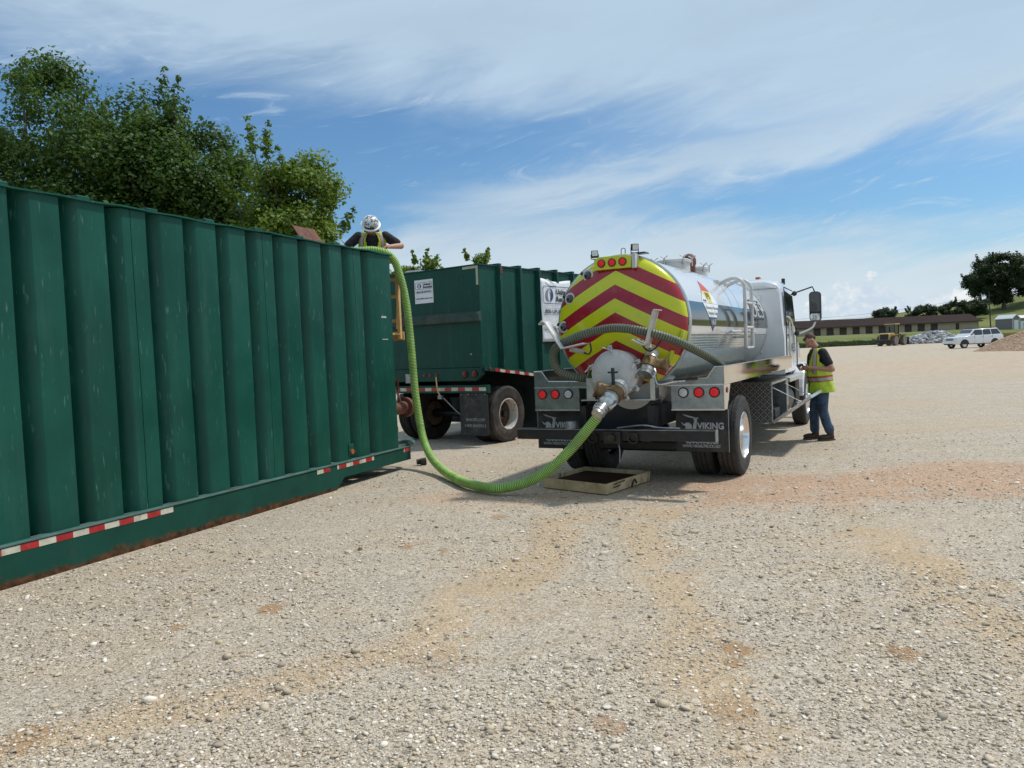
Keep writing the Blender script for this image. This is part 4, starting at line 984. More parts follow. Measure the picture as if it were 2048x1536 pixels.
RT, ZC, YF = .83, 2.0, 5.28
def arc(name, a0, a1, y0, y1, r_, mat, parent, n_=24, ny=8, rip=None, mirror=True):
    for sgn in ((1, -1) if mirror else (1,)):
        V = []; F = []
        for i in range(ny+1):
            y = y0+(y1-y0)*i/ny
            for j in range(n_+1):
                a = a0+(a1-a0)*j/n_; q = r_+(rip(a) if rip else 0)
                V.append((sgn*q*math.cos(rad(a)), y, ZC+q*math.sin(rad(a))))
        for i in range(ny):
            for j in range(n_):
                f = (i*(n_+1)+j, i*(n_+1)+j+1, (i+1)*(n_+1)+j+1, (i+1)*(n_+1)+j)
                F.append(f if sgn > 0 else f[::-1])
        ob = MB().add(V, F).build(name, mat, parent, smooth=60)
    return ob
arc('tank_shell', 17.0, 90, .0, YF, RT, 'truck_white', TR, 30)
arc('stripe_band', -3.8, 16.9, .0, YF, RT+.002, 'band_black', TR, 10)
arc('lower_shell', -11.0, -3.9, .0, YF, RT, 'truck_white', TR, 6)
arc('ribbed_cladding', -25.0, -11.2, .03, YF-.03, RT+.012, 'polished', TR, 66, 4, rip=lambda a: .009*math.sin(rad((a+25)*360/2.3)))
arc('lower_cladding', -62.0, -25.1, .03, YF-.03, RT+.006, 'stainless_lined', TR, 40)
arc('tank_belly', -90, -62.1, .0, YF, RT-.004, 'white_steel', TR, 14)
hd = MB().lathe([(.83, .0), (.826, -.02), (.81, -.05), (.78, -.078), (.72, -.105), (.6, -.145), (.45, -.18), (.25, -.205), (.0, -.212)], (0, 0, ZC), (0, 1, 0), 72).build('rear_head', 'chevron_film', TR, smooth=60)
MB().lathe([(.83, YF), (.82, YF+.03), (.7, YF+.11), (.4, YF+.18), (0, YF+.2)], (0, 0, ZC), (0, 1, 0), 56).build('front_head', 'truck_white', TR, smooth=60)
MB().lathe([(.832, .012), (.852, .012), (.852, .07), (.832, .07)], (0, 0, ZC), (0, 1, 0), 72, close=True).build('rim_ring', 'galv_edge', TR, smooth=40)
MB().lathe([(.833, .075), (.842, .075), (.842, .10), (.833, .10)], (0, 0, ZC), (0, 1, 0), 72, close=True).build('rim_gasket', 'edge_trim', TR, smooth=40)
MB().lathe([(.833, YF-.06), (.85, YF-.06), (.85, YF-.005), (.833, YF-.005)], (0, 0, ZC), (0, 1, 0), 72, close=True).build('rim_ring', 'galv_edge', TR, smooth=40)
for (x, z, h_) in ((.765, 1.80, .17), (.63, 1.57, .17)):
    MB().bar((x+.03, -.10, z+h_/2), (x-.015, -.11, z-h_/2), .035, .06, up=(0, 1, 0)).build('yellow_tab', 'yellow_film', hd, bevel=.004)
# lamp bar on the crown of the head
lb = MB().prism([(-.255, 2.665), (.205, 2.665), (.215, 2.80), (.15, 2.822), (-.20, 2.822), (-.265, 2.79)], 'y', -.165, .0).build('lamp_bar', 'yellow_film', TR, bevel=.006)
MB().bx(.218, .262, -.17, -.02, 2.655, 2.83).build('lamp_bracket', 'white_steel', TR, bevel=.004)
def lamp(x, y, z, r_, lens, led, parent, n_led=10):
    q = MB().lathe([(r_*1.22, 0), (r_*1.22, .012), (r_*1.0, .02), (r_*.98, .006)], (x, y, z), (0, -1, 0), 28).build('lamp_grommet', 'rubber', parent, smooth=40)
    MB().lathe([(r_*.98, .004), (r_*.95, .016), (r_*.6, .021), (0, .023)], (x, y, z), (0, -1, 0), 28).build('lamp_lens', lens, q, smooth=40)
    mb = MB()
    for k in range(n_led):
        a = 2*PI*k/n_led; rr_ = r_*.62
        mb.cyl((x+rr_*math.cos(a), y-.019, z+rr_*math.sin(a)), (x+rr_*math.cos(a), y-.0245, z+rr_*math.sin(a)), r_*.075, n=6)
    mb.cyl((x, y-.019, z), (x, y-.0265, z), r_*.09, n=6)
    d_ = mb.build('led_points', led, q); d_['kind'] = 'stuff'
    return q
for x in (-.165, -.03, .105): lamp(x, -.166, 2.742, .041, 'lit_red', 'led_red', lb, 5)
def worklight(x, y, z, rz, tl):
    w_ = bpy.data.objects.new('work_light', None); COL.objects.link(w_); w_.parent = TR; w_.location = (x, y, z); w_.rotation_euler = (tl, 0, rz)
    MB().bx(-.042, .042, -.03, .03, -.035, .045).build('housing', 'black_steel', w_, bevel=.006)
    for k in range(4): MB().bx(-.036, .036, .03, .05, -.03+.018*k, -.024+.018*k).build('cooling_fin', 'black_steel', w_)
    MB().bx(-.034, .034, -.034, -.0302, -.027, .037).build('lens', 'lamp_clear', w_)
    MB().tube([(-.046, 0, 0), (-.046, 0, -.055), (0, 0, -.062), (.046, 0, -.055), (.046, 0, 0)], .006, 6).build('bracket', 'black_steel', w_)
worklight(-.29, -.06, 2.872, rad(25), rad(-10)); worklight(.225, -.06, 2.905, rad(35), rad(5))
MB().bx(.17, .35, -.06, .10, 2.832, 2.848).build('light_mount', 'black_steel', TR, bevel=.003)
MB().tube(smoothpath([(-.02, .15, 2.82), (-.02, .15, 2.92), (.0, .15, 2.94), (.03, .15, 2.93), (.03, .15, 2.87)], 4), .006, 6).build('hook', 'galv', TR)
# sight glasses
for (x, z) in ((-.365, 2.615), (-.615, 2.345), (-.715, 2.0)):
    rr_ = math.hypot(x, z-ZC); yh = -.02-.19*(1-(rr_/.83)**2)
    q = MB().lathe([(.055, .0), (.075, .0), (.078, .05), (.07, .065), (.052, .065), (.05, .03)], (x, yh+.02, z), (-.10, -1, .06), 28).build('sight_glass', 'white_steel', TR, smooth=40)
    MB().lathe([(.052, .045), (.046, .068), (.03, .085), (0, .092)], (x, yh+.02, z), (-.10, -1, .06), 24).build('glass_dome', 'glass_dark', q, smooth=60)
    MB().cyl((x-.075, yh, z+.03), (x-.11, yh-.01, z+.045), .022, n=10).build('bleed_valve', 'rubber', q)
# round rear door with wing bolts
hx_, hz2 = .035, 1.41
mb = MB(); mb.lathe([(.27, .25), (.27, -.07), (.282, -.07), (.282, -.10), (.26, -.10)], (hx_, -.28, hz2), (0, 1, 0), 48)
hc = mb.build('door_collar', 'white_steel', TR, smooth=40)
hl = MB().lathe([(.282, -.105), (.288, -.112), (.282, -.135), (.262, -.142), (.245, -.160), (.18, -.178), (.1, -.187), (0, -.19)], (hx_, -.28, hz2), (0, 1, 0), 48).build('round_door', 'white_steel', TR, smooth=45)
for a in (100, 165, 25, -35, -65, 215):
    ca, sa = math.cos(rad(a)), math.sin(rad(a)); R_ = lambda r_, y, t=0: (hx_+r_*ca-t*sa, y, hz2+r_*sa+t*ca)
    lg = MB(); lg.bar(R_(.27, -.37), R_(.345, -.37), .05, .035, up=(0, 1, 0)); g_ = lg.build('bolt_lug', 'white_steel', hl, bevel=.006)
    MB().cyl(R_(.315, -.34), R_(.305, -.49), .011, n=8).build('swing_bolt', 'steel_bright', hl)
    MB().tube(smoothpath([R_(.33, -.50, .055), R_(.31, -.47, .015), R_(.295, -.475, -.015), R_(.25, -.50, -.06)], 4), .010, 6).build('wing_nut', 'steel_bright', hl, smooth=50)
# sump below the door, side brackets
MB().lathe([(.01, -.10), (.30, -.08), (.36, .05), (.38, .5)], (.12, .02, 1.26), (0, 1, 0), 36).build('sump', 'white_steel', TR, smooth=50)
for x, w_ in ((-.36, .10), (.44, .05)):
    mb = MB(); mb.prism([(-.30, 1.10), (.0, 1.10), (.0, 1.45), (-.24, 1.45), (-.30, 1.36)], 'x', x-.006, x+.006); mb.build('door_bracket', 'galv_sheet', TR)
    MB().bx(x-.006, x+w_, -.305, -.293, 1.10, 1.36).build('bracket_flange', 'galv_edge', TR)
MB().bx(-.45, .48, -.29, .1, 1.085, 1.098).build('bracket_shelf', 'galv_edge', TR)
# suction valve, coupling
def P3(t): return Vector((.105, -.50, 1.225)).lerp(Vector((.03, -.86, 1.025)), t)
ax_ = (P3(1)-P3(0)).normalized()
MB().lathe([(.10, -.06), (.12, -.06), (.12, .0), (.10, .0)], P3(.0), ax_, 28, close=True).build('valve_flange', 'white_steel', TR, smooth=40)
MB().cyl(P3(-.2), P3(.05), .095, n=24).build('outlet_neck', 'white_steel', TR, smooth=40)
vb = MB().lathe([(.08, .0), (.102, .01), (.11, .05), (.102, .09), (.106, .10), (.106, .13), (.08, .135)], P3(.05), ax_, 28).build('valve_body', 'brass', TR, smooth=40)
sd_ = Vector((-1, -.25, .35)).normalized()
MB().cyl(P3(.22), P3(.22)+sd_*.21, .085, n=20).build('valve_bonnet', 'brass', vb, smooth=40)
MB().cyl(P3(.22)+sd_*.2, P3(.22)+sd_*.225, .105, n=20).build('bonnet_cap', 'brass', vb, smooth=40)
MB().tube([P3(.2)+Vector((0, -.02, .08)), P3(.2)+Vector((.0, -.03, .30))], .02, 10).build('lever', 'rubber', vb, smooth=50)
MB().bar(P3(.2)+Vector((-.06, -.03, .25)), P3(.2)+Vector((.06, -.03, .25)), .014, .02).build('lever_pin', 'black_steel', vb)
cpl = MB().lathe([(.085, .0), (.100, .005), (.104, .05), (.095, .065), (.095, .12), (.10, .125), (.10, .16), (.08, .19), (.071, .2), (.075, .24), (.069, .25), (.073, .29), (.067, .30), (.067, .36)], P3(.38), ax_, 28).build('hose_coupling', 'steel_bright', TR, smooth=35)
for s_ in (-1, 1):
    pe = ax_.cross(Vector((0, 0, 1))).normalized()*s_
    MB().tube(smoothpath([P3(.55)+pe*.10, P3(.72)+pe*.13, P3(.95)+pe*.11], 5), .012, 6).build('cam_lever', 'steel_bright', cpl, smooth=50)
for t in (.98, 1.1): MB().lathe([(.068, 0), (.076, 0), (.076, .016), (.068, .016)], P3(t), ax_, 24, close=True).build('hose_clamp', 'steel_bright', cpl, smooth=40)
# discharge elbow on the right
q0 = Vector((.455, -.17, 1.63))
MB().ell(q0+Vector((0, -.07, -.01)), (.075, .085, .075), 20, 12).build('elbow', 'white_steel', TR, smooth=60)
a2_ = Vector((-.10, -.55, -.62)).normalized()
MB().lathe([(.075, .0), (.088, .02), (.088, .04), (.075, .045)], q0+Vector((0, -.09, -.04)), a2_, 24).build('elbow_collar', 'steel_bright', TR, smooth=40)
v2_ = MB().lathe([(.07, .0), (.095, .01), (.10, .06), (.095, .12), (.075, .125)], q0+Vector((-.005, -.12, -.075)), a2_, 24).build('discharge_valve', 'brass', TR, smooth=40)
MB().cyl(q0+Vector((0, -.15, -.11)), q0+Vector((.17, -.12, -.13)), .065, n=18).build('valve_bonnet', 'brass', v2_, smooth=40)
MB().cyl(q0+Vector((.165, -.12, -.13)), q0+Vector((.19, -.12, -.13)), .085, n=18).build('bonnet_cap', 'brass', v2_, smooth=40)
c2_ = q0+Vector((-.005, -.12, -.075))+a2_*.125
cc_ = MB().lathe([(.075, .0), (.085, .005), (.085, .05), (.078, .055), (.078, .10), (0, .105)], c2_, a2_, 24).build('dust_cap', 'steel_bright', TR, smooth=40)
for s_ in (-1, 1): MB().tube(smoothpath([c2_+a2_*.03+Vector((.085*s_, 0, .02)), c2_+a2_*.07+Vector((.115*s_, 0, -.0)), c2_+a2_*.14+Vector((.10*s_, 0, 0))], 4), .01, 6).build('cam_lever', 'steel_bright', cc_, smooth=50)
MB().tube(smoothpath([c2_+Vector((.08, -.03, -.05)), c2_+Vector((.10, -.04, -.14)), c2_+Vector((.14, -.03, -.19)), (.72, -.30, 1.295), (.84, -.26, 1.30)], 6), .012, 6).build('pull_chain', 'steel_bright', TR, smooth=50)
MB().cyl((.66, -.10, 1.312), (.94, -.10, 1.322), .018, n=10).build('grip_handle', 'rubber', TR, smooth=50)
# hose cradles: bent white plates with rubber edging
def cradle(path, y0, y1, nm='hose_cradle'):
    V = []
    for (x, z) in path: V += [(x, y0, z), (x, y1, z)]
    F = [(2*i, 2*i+2, 2*i+3, 2*i+1) for i in range(len(path)-1)]
    o = MB().add(V, F).build(nm, 'white_steel', TR, smooth=30, solid=.012)
    MB().tube([(x, y0-.004, z) for x, z in path], .010, 6).build('rubber_edging', 'white_steel', o, smooth=50)
    return o
cr1 = cradle([(-.84, 2.035), (-.80, 2.075), (-.765, 2.055), (-.56, 1.735), (-.27, 1.785)], -.58, -.38)
MB().tube(smoothpath([(-.27, -.37, 1.785), (-.265, -.36, 1.70), (-.30, -.36, 1.655), (-.36, -.36, 1.675)], 5), .010, 6).build('rubber_loop', 'rubber', cr1, smooth=50)
MB().bar((-.5, -.42, 1.72), (-.44, -.15, 1.68), .05, .05).build('cradle_arm', 'white_steel', cr1)
cr2 = cradle([(.33, 1.80), (.46, 1.735), (.49, 1.76), (.585, 2.10), (.60, 2.125), (.63, 2.12)], -.58, -.38)
MB().tube(smoothpath([(.36, -.36, 1.80), (.40, -.36, 1.70), (.47, -.36, 1.66), (.55, -.36, 1.71), (.60, -.36, 1.77)], 5), .010, 6).build('rubber_loop', 'rubber', cr2, smooth=50)
MB().bar((.46, -.42, 1.73), (.42, -.15, 1.70), .05, .05).build('cradle_arm', 'white_steel', cr2)

# side trays, lamp boxes, flaps
for s_ in (1, -1):
    X = lambda v: v*s_
    def bxs(nm, x0, x1, *a, mat='galv_sheet', bevel=0., par=None):
        return MB().bx(min(X(x0), X(x1)), max(X(x0), X(x1)), *a).build(nm, mat, par or TR, bevel=bevel)
    bxs('tray_floor', .45, 1.21, .02, 5.33, 1.235, 1.245)
    sw = bxs('tray_side', 1.208, 1.22, .013, 3.0, 1.236, 1.445, mat='polished')
    bxs('tray_side', 1.208, 1.22, 3.004, 5.33, 1.236, 1.445, mat='polished')
    bxs('tray_rim', 1.203, 1.225, .0, 5.33, 1.4455, 1.455, mat='galv_edge')
    poly = [(X(.43), 1.238), (X(1.22), 1.238), (X(1.22), 1.445), (X(1.115), 1.445), (X(1.02), 1.315), (X(.43), 1.30)]
    if s_ > 0: tp_ = MB().prism(poly, 'y', .0, .012).build('tray_rear', 'galv_sheet', TR)
    else: tp_ = MB().prism(poly, 'y', .0, .012).build('tray_rear', 'galv_sheet', TR)
    MB().tube([(X(.43), .004, 1.303), (X(1.02), .004, 1.318), (X(1.115), .004, 1.448), (X(1.22), .004, 1.448)], .008, 6).build('tray_rear_edge', 'galv_edge', tp_)
    bxs('tray_lower_edge', .42, 1.222, -.01, -.001, 1.232, 1.248, mat='galv_edge')
    lbx = bxs('lamp_box', .595, 1.215, -.004, .03, .945, 1.231)
    bxs('lamp_box_lower_edge', .59, 1.218, -.012, -.005, .94, .958, mat='galv_edge', par=lbx)
    poly = [(-.004, .945), (-.004, 1.234), (.32, 1.234), (.12, .945)]
    MB().prism(poly, 'x', min(X(1.2155), X(1.2215)), max(X(1.2155), X(1.2215))).build('lamp_box_side', 'polished', lbx)
    MB().lathe([(.035, 0), (.035, .008), (0, .014)], (X(1.2215), .13, 1.17), (s_, 0, 0), 18).build('side_marker', 'lamp_red_dull', lbx, smooth=40)
    for k, x in enumerate((1.107, .925, .742)):
        lamp(X(x), -.005, 1.152, .052, 'lit_red' if k < 2 else 'lamp_clear', 'led_red' if k < 2 else 'led_white', lbx, 10)
    # mud flap with maker's lettering
    f0, f1 = (.61, 1.24) if s_ > 0 else (-1.24, -.61)
    fp = MB().bx(f0, f1, .09, .10, .44, .944).build('mud_flap', 'rubber', TR, bevel=.003)
    MB().bx(f1-.008 if s_ > 0 else f0, f1 if s_ > 0 else f0+.008, .084, .0895, .44, .944).build('flap_edge', 'galv', fp)
    zx = dict(xdir=(1, 0, 0), ydir=(0, 0, 1)); w_ = f1-f0
    text('lettering', 'VIKING', .105, 'letter_grey', fp, (f0+.415*w_, .087, .712), width=.50*w_, bold=.004, **zx)
    text('lettering', '404-844-8968', .07, 'letter_grey', fp, (f0+.18*w_, .087, .535), width=.62*w_, bold=.002, **zx)
    text('lettering', 'WWW.VIKINGTRUCK.NET', .05, 'letter_grey', fp, (f0+.12*w_, .087, .49), width=.72*w_, bold=.001, **zx)
    e0 = f0+.10*w_
    E_ = lambda pts: plate('emblem', [(e0+u*.21, .70+v*.20) for u, v in pts], (0, .0895, 0), (1, 0, 0), (0, 0, 1), .003, 'letter_grey', fp)
    E_([(.08, .96), (.62, .80), (.92, .72), (.98, .76), (1.0, .68), (.90, .66), (.60, .72), (.25, .82)])                 # sword
    E_([(.74, .72), (.92, .70), (.92, .58), (.90, .30), (.84, .0), (.66, .0), (.70, .30), (.78, .56), (.72, .62)])       # raised arm
    E_([(.0, .48), (.10, .30), (.26, .22), (.24, .0), (.64, .0), (.62, .26), (.52, .40), (.38, .45), (.30, .38), (.28, .46), (.22, .32), (.12, .38)])   # horned head
# chassis
for x in (-.43, .43): MB().bx(x-.04, x+.04, -.30, 9.1, .76, 1.02).build('frame_rail', 'black_steel', TR)
MB().bx(-.47, .47, -.06, -.02, .70, 1.08).build('rear_plate', 'navy_steel', TR, bevel=.004)
MB().bx(-1.2, 1.2, .25, .33, 1.03, 1.20).build('cross_member', 'galv_sheet', TR)
for y in (1.6, 3.2, 4.8): MB().bx(-.75, .75, y, y+.1, 1.03, 1.21).build('tank_saddle', 'white_steel', TR)
bp = MB(); bp.bx(-1.24, 1.215, -.50, -.49, .632, .75); bpo = bp.build('bumper_beam', 'black_steel', TR)
MB().bx(-1.24, 1.215, -.505, -.36, .7505, .762).build('bumper_top_flange', 'black_steel', bpo, bevel=.003)
MB().bx(1.216, 1.226, -.505, -.40, .632, .762).build('bumper_end', 'galv', bpo)
MB().bx(-1.238, 1.213, -.507, -.5055, .753, .7605).build('bumper_worn_edge', 'galv', bpo)
for x in (-.43, .43): MB().bx(x-.05, x+.05, -.488, -.25, .62, .749).build('bumper_arm', 'black_steel', bpo)
for x in (-.22, .28):
    MB().lathe([(.05, -.014), (.064, -.014), (.064, .014), (.05, .014)], (x, -.53, .665), (0, 1, .2), 20, close=True).build('tow_ring', 'black_steel', bpo, smooth=50)
    MB().bx(x-.05, x+.05, -.515, -.501, .66, .735).build('tow_plate', 'black_steel', bpo, bevel=.006)
mb = MB(); mb.bx(-.07, .13, -.56, -.501, .60, .74); mb.cyl((.03, -.62, .67), (.03, -.5, .67), .05, n=16); mb.build('pintle_hitch', 'camlock_dark', bpo, bevel=.006)
MB().tube(smoothpath([(.10, -.53, .60), (.12, -.55, .52), (.11, -.54, .38)], 4), .008, 6).build('safety_chain', 'galv', bpo)
MB().lathe([(.055, .0), (.075, .0), (.078, .06), (.066, .085), (.056, .085), (.054, .01)], (-.53, -.44, .763), (0, 0, 1), 22).build('pipe_stub', 'galv', TR, smooth=40)
mb = MB(); mb.tube(smoothpath([(.05, -.42, .768), (.35, -.40, .80), (.55, -.40, .775), (.8, -.41, .768)], 6), .012, 6); mb.build('air_line', 'galv', TR, smooth=50)
MB().bx(-.6, .75, .6, .75, .36, .5).build('rear_cross_tube', 'black_steel', TR, bevel=.03)
# axle and wheels
M('rim_alu', (.78, .77, .75), .22, 1.0, var=.08, scale=3, dirt=(.45, .42, .38), dirtamt=.3, dscale=3)
R_W = .515
def tread(xc, yc, wd, par, R_=R_W):
    mb = MB(); rows = 4; nb = 52
    for k in range(rows):
        u0 = -wd*.40+wd*.80*k/rows; u1 = u0+wd*.80/rows-.008
        for i in range(nb):
            a0 = 2*PI*(i+.5*(k % 2))/nb; a1 = a0+2*PI/nb*.80; am = (a0+a1)/2
            V = []
            for rr_ in (R_-.012, R_+.003):
                for uu, a in ((u0, a0), ((u0+u1)/2, a0-.022), (u1, a0), (u1, a1), ((u0+u1)/2, a1+.022), (u0, a1)):
                    V.append((xc+uu, yc+rr_*math.cos(a), R_W+rr_*math.sin(a)))
            mb.add(V, [(6, 7, 8, 9, 10, 11), (0, 1, 7, 6), (1, 2, 8, 7), (2, 3, 9, 8), (3, 4, 10, 9), (4, 5, 11, 10), (5, 0, 6, 11)])
    o = mb.build('tread_blocks', 'tread_rubber', par); o['kind'] = 'stuff'
def truck_wheel(xc, yc, d_, nm, dish, tr_=True):
    wl = bpy.data.objects.new('wheel', None); COL.objects.link(wl); wl.parent = TR
    pr = [(R_W-.012 if abs(r_-R_W) < .001 else r_, h) for r_, h in tyre_profile(R_W, .28, .295)]
    MB().lathe(pr, (xc, yc, R_W), (d_, 0, 0), 72, caps=False).build('tyre', 'rubber', wl, smooth=35)
    if dish > 0: pf = [(.296, .10), (.306, .126), (.292, .132), (.28, .11), (.272, .03), (.262, -.05), (.25, -.07), (.19, -.075), (.13, -.075), (.12, -.02), (.085, .01), (0, .012)]
    else: pf = [(.296, .10), (.306, .126), (.29, .132), (.275, .10), (.25, .08), (.2, .12), (.13, .14), (.12, .18), (.08, .2), (0, .2)]
    MB().lathe(pf, (xc, yc, R_W), (d_, 0, 0), 48, caps=False).build('rim', 'rim_alu', wl, smooth=35)
    for k in range(10):
        a = 2*PI*k/10; h = -.075 if dish > 0 else .115
        MB().cyl((xc+d_*h, yc+.168*math.cos(a), R_W+.168*math.sin(a)), (xc+d_*(h+.045), yc+.168*math.cos(a), R_W+.168*math.sin(a)), .02, .013, n=8).build('wheel_nut', 'rim_alu', wl)
    if tr_: tread(xc, yc, .28, wl)
YA, YFW = 1.20, 7.58
truck_wheel(1.065, YA, 1, 'w', 1); truck_wheel(.735, YA, 1, 'w', 1); truck_wheel(-1.065, YA, -1, 'w', 1); truck_wheel(-.735, YA, -1, 'w', 1)
truck_wheel(1.06, YFW, 1, 'w', -1, True); truck_wheel(-1.06, YFW, -1, 'w', -1, False)
MB().cyl((-.9, YA, R_W), (.9, YA, R_W), .09, n=16).build('rear_axle', 'black_steel', TR, smooth=40)
MB().ell((0, YA, R_W), (.22, .20, .22), 18, 12).build('differential', 'black_steel', TR, smooth=60)
MB().cyl((-.9, YFW, R_W), (.9, YFW, R_W), .06, n=12).build('front_axle', 'black_steel', TR)
# tool box with its door dropped open
M('box_inside', (.05, .052, .055), .5, .3, var=.3, scale=6)
tb = MB(); tb.bx(.60, 1.22, 3.17, 3.182, .47, 1.085)
tbo = tb.build('tool_box', 'tread_plate', TR)
MB().bx(.60, .612, 3.184, 4.67, .47, 1.085).build('box_back', 'box_inside', tbo)
MB().bx(.614, 1.22, 3.184, 4.656, .47, .482).build('box_floor', 'polished', tbo)
MB().bx(.60, 1.22, 3.17, 4.67, 1.087, 1.10).build('box_top', 'tread_plate', tbo)
MB().bx(.614, 1.22, 4.658, 4.67, .484, 1.085).build('box_front', 'galv_sheet', tbo)
MB().bx(1.21, 1.226, 3.165, 3.20, .475, 1.083).build('box_frame', 'galv_edge', tbo)
MB().bx(1.21, 1.226, 3.202, 4.62, 1.05, 1.083).build('box_frame', 'galv_edge', tbo)
MB().bx(1.21, 1.226, 4.622, 4.675, .475, 1.083).build('box_frame', 'galv_edge', tbo)
MB().tube(smoothpath([(1.0, 3.5, .50), (1.05, 3.8, .52), (.9, 4.1, .50), (1.1, 4.4, .55)], 6), .03, 8).build('coiled_cable', 'rubber', tbo, smooth=50)
MB().bx(.9, 1.15, 3.9, 4.4, .484, .62).build('tool_case', 'black_steel', tbo, bevel=.02)
dm = Matrix.Translation((1.225, 0, .475)) @ Matrix.Rotation(-math.atan2(.41, .58), 4, 'Y')
dr = MB().bx(.0, .66, 3.18, 4.66, -.02, .0, mat=dm).build('box_door', 'tread_plate', tbo)
MB().bx(.0, .66, 3.165, 3.178, -.025, .02, mat=dm).build('door_edge', 'galv_edge', dr)
MB().bx(.662, .675, 3.165, 4.66, -.025, .02, mat=dm).build('door_edge', 'galv_edge', dr)
MB().bx(.10, .56, 3.3, 4.5, .002, .012, mat=dm).build('door_liner', 'polished', dr)
for y in (3.3, 4.5): MB().tube([(1.215, y, 1.0), tuple(dm @ Vector((.5, y, .02)))], .006, 5).build('door_stay', 'galv_edge', dr)
# steps, fuel tank
fu = MB().lathe([(0, 4.95), (.26, 4.95), (.30, 4.99), (.30, 5.95), (.26, 5.99), (0, 5.99)], (.86, 0, .66), (0, 1, 0), 32).build('fuel_tank', 'black_steel', TR, smooth=40)
st_ = MB().bx(.70, 1.20, 6.05, 6.62, .50, .56).build('cab_step', 'galv_sheet', TR, bevel=.006)
MB().bx(.75, 1.22, 5.1, 6.62, .985, 1.06).build('step_plate', 'galv_edge', TR, bevel=.01)
MB().bx(.8, 1.16, 6.06, 6.6, .565, .98).build('step_riser', 'black_steel', st_)
for k in range(9): MB().bx(1.162, 1.17, 6.08+.055*k, 6.11+.055*k, .58, .97).build('riser_rib', 'black_steel', st_)
MB().bx(.95, 1.20, 4.85, 5.0, .6, 1.05).build('air_filter', 'galv_sheet', TR, bevel=.02)
# ladder on the tank side
def rail(y):
    pts = smoothpath([(.56, y, 2.585), (.74, y, 2.66), (.86, y, 2.655), (.94, y, 2.58), (.955, y, 2.45), (.955, y, 2.0), (.955, y, 1.63)], 6)
    return pts
L0, L1 = 2.70, 3.22
ldr = MB().tube(rail(L0), .027, 10).build('side_ladder', 'white_steel', TR, smooth=50)
MB().tube(rail(L1), .027, 10).build('ladder_rail', 'white_steel', ldr, smooth=50)
for z in (2.30, 1.935, 1.63): MB().cyl((.955, L0, z), (.955, L1, z), .022, n=10).build('rung', 'white_steel', ldr, smooth=50)
for y in (L0, L1):
    MB().bx(.50, .60, y-.07, y+.07, 2.50, 2.66).build('ladder_bracket', 'white_steel', ldr, bevel=.015)
for y in (L0, L1): MB().cyl((.80, y, 1.80), (.95, y, 1.80), .02, n=8).build('ladder_stand_off', 'white_steel', ldr)
MB().tube(smoothpath([(.83, 2.0, 1.86), (.90, 2.0, 1.87), (.90, 2.1, 1.875), (.90, 3.6, 1.875), (.90, 3.7, 1.87), (.83, 3.7, 1.86)], 5), .018, 8).build('grab_rail', 'white_steel', TR, smooth=50)
# manways on the crown
for (y, r_, nm) in ((2.36, .245, 'manway'), (3.72, .18, 'inspection_hatch')):
    mw_ = MB().lathe([(r_, 2.72), (r_, 2.93), (r_*1.09, 2.93), (r_*1.09, 2.965), (r_*.9, 2.985), (r_*.4, 3.01), (0, 3.015)], (0, y, 0), (0, 0, 1), 40).build(nm, 'white_steel', TR, smooth=35)
    for k in range(6):
        a = 2*PI*(k+.3)/6; cx_, cy_ = r_*1.12*math.cos(a), y+r_*1.12*math.sin(a)
        MB().cyl((cx_, cy_, 2.88), (cx_, cy_, 2.995), .012, n=8).build('swing_bolt', 'steel_bright', mw_)
        MB().tube([(cx_-.05, cy_-.02, 3.025), (cx_, cy_, 2.99), (cx_+.05, cy_+.02, 3.025)], .009, 6).build('wing_nut', 'steel_bright', mw_)
MB().lathe([(.10, 2.78), (.10, 2.96), (.115, 3.0), (.115, 3.06), (.09, 3.12), (.05, 3.15), (0, 3.16)], (.0, 3.25, 0), (0, 0, 1), 20).build('vent_cap', 'rust_pipe', TR, smooth=50)
# decals on the tank side
def on_tank(y, z, off=.004): return (math.sqrt((RT+off)**2-(z-ZC)**2), y, z)
def side_decal(name, poly, mat, off=.005, n_=10):
    """convex outline in (y,z) laid onto the curved shell"""
    zs = [p[1] for p in poly]; z0, z1 = min(zs), max(zs); lv = sorted(set(list(np.linspace(z0, z1, n_))+zs)); V = []
    for z in lv:
        ys_ = []
        for (ya, za), (yb, zb_) in zip(poly, poly[1:]+poly[:1]):
            if abs(za-zb_) < 1e-9:
                if abs(z-za) < 1e-9: ys_ += [ya, yb]
            elif min(za, zb_)-1e-9 <= z <= max(za, zb_)+1e-9: ys_.append(ya+(yb-ya)*(z-za)/(zb_-za))
        V += [on_tank(min(ys_), z, off), on_tank(max(ys_), z, off)]
    F = [(2*i, 2*i+1, 2*i+3, 2*i+2) for i in range(len(lv)-1)]
    return MB().add(V, F).build(name, mat, dcl)
dcl = MB().bx(.60, .602, 1.2, 1.21, 2.2, 2.21).build('hazard_decal', 'decal_white', TR)
ap, tip = (1.30, 2.565), (1.20, 1.875)
side_decal('decal_panel', [(.80, 2.245), (1.66, 2.245), ap], 'decal_white', .004, 16)
side_decal('decal_panel', [(1.07, 2.412), (1.49, 2.412), ap], 'decal_red', .0055)
side_decal('decal_panel', [(1.0, 2.408), (1.47, 2.408), (1.33, 2.25), (1.18, 2.25)], 'decal_yellow', .0055)
side_decal('decal_panel', [(.83, 2.24), (1.66, 2.24), (1.42, 2.06), (1.00, 2.06)], 'decal_white', .0055)
side_decal('decal_panel', [(1.00, 2.057), (1.42, 2.057), tip], 'decal_blue', .0055)
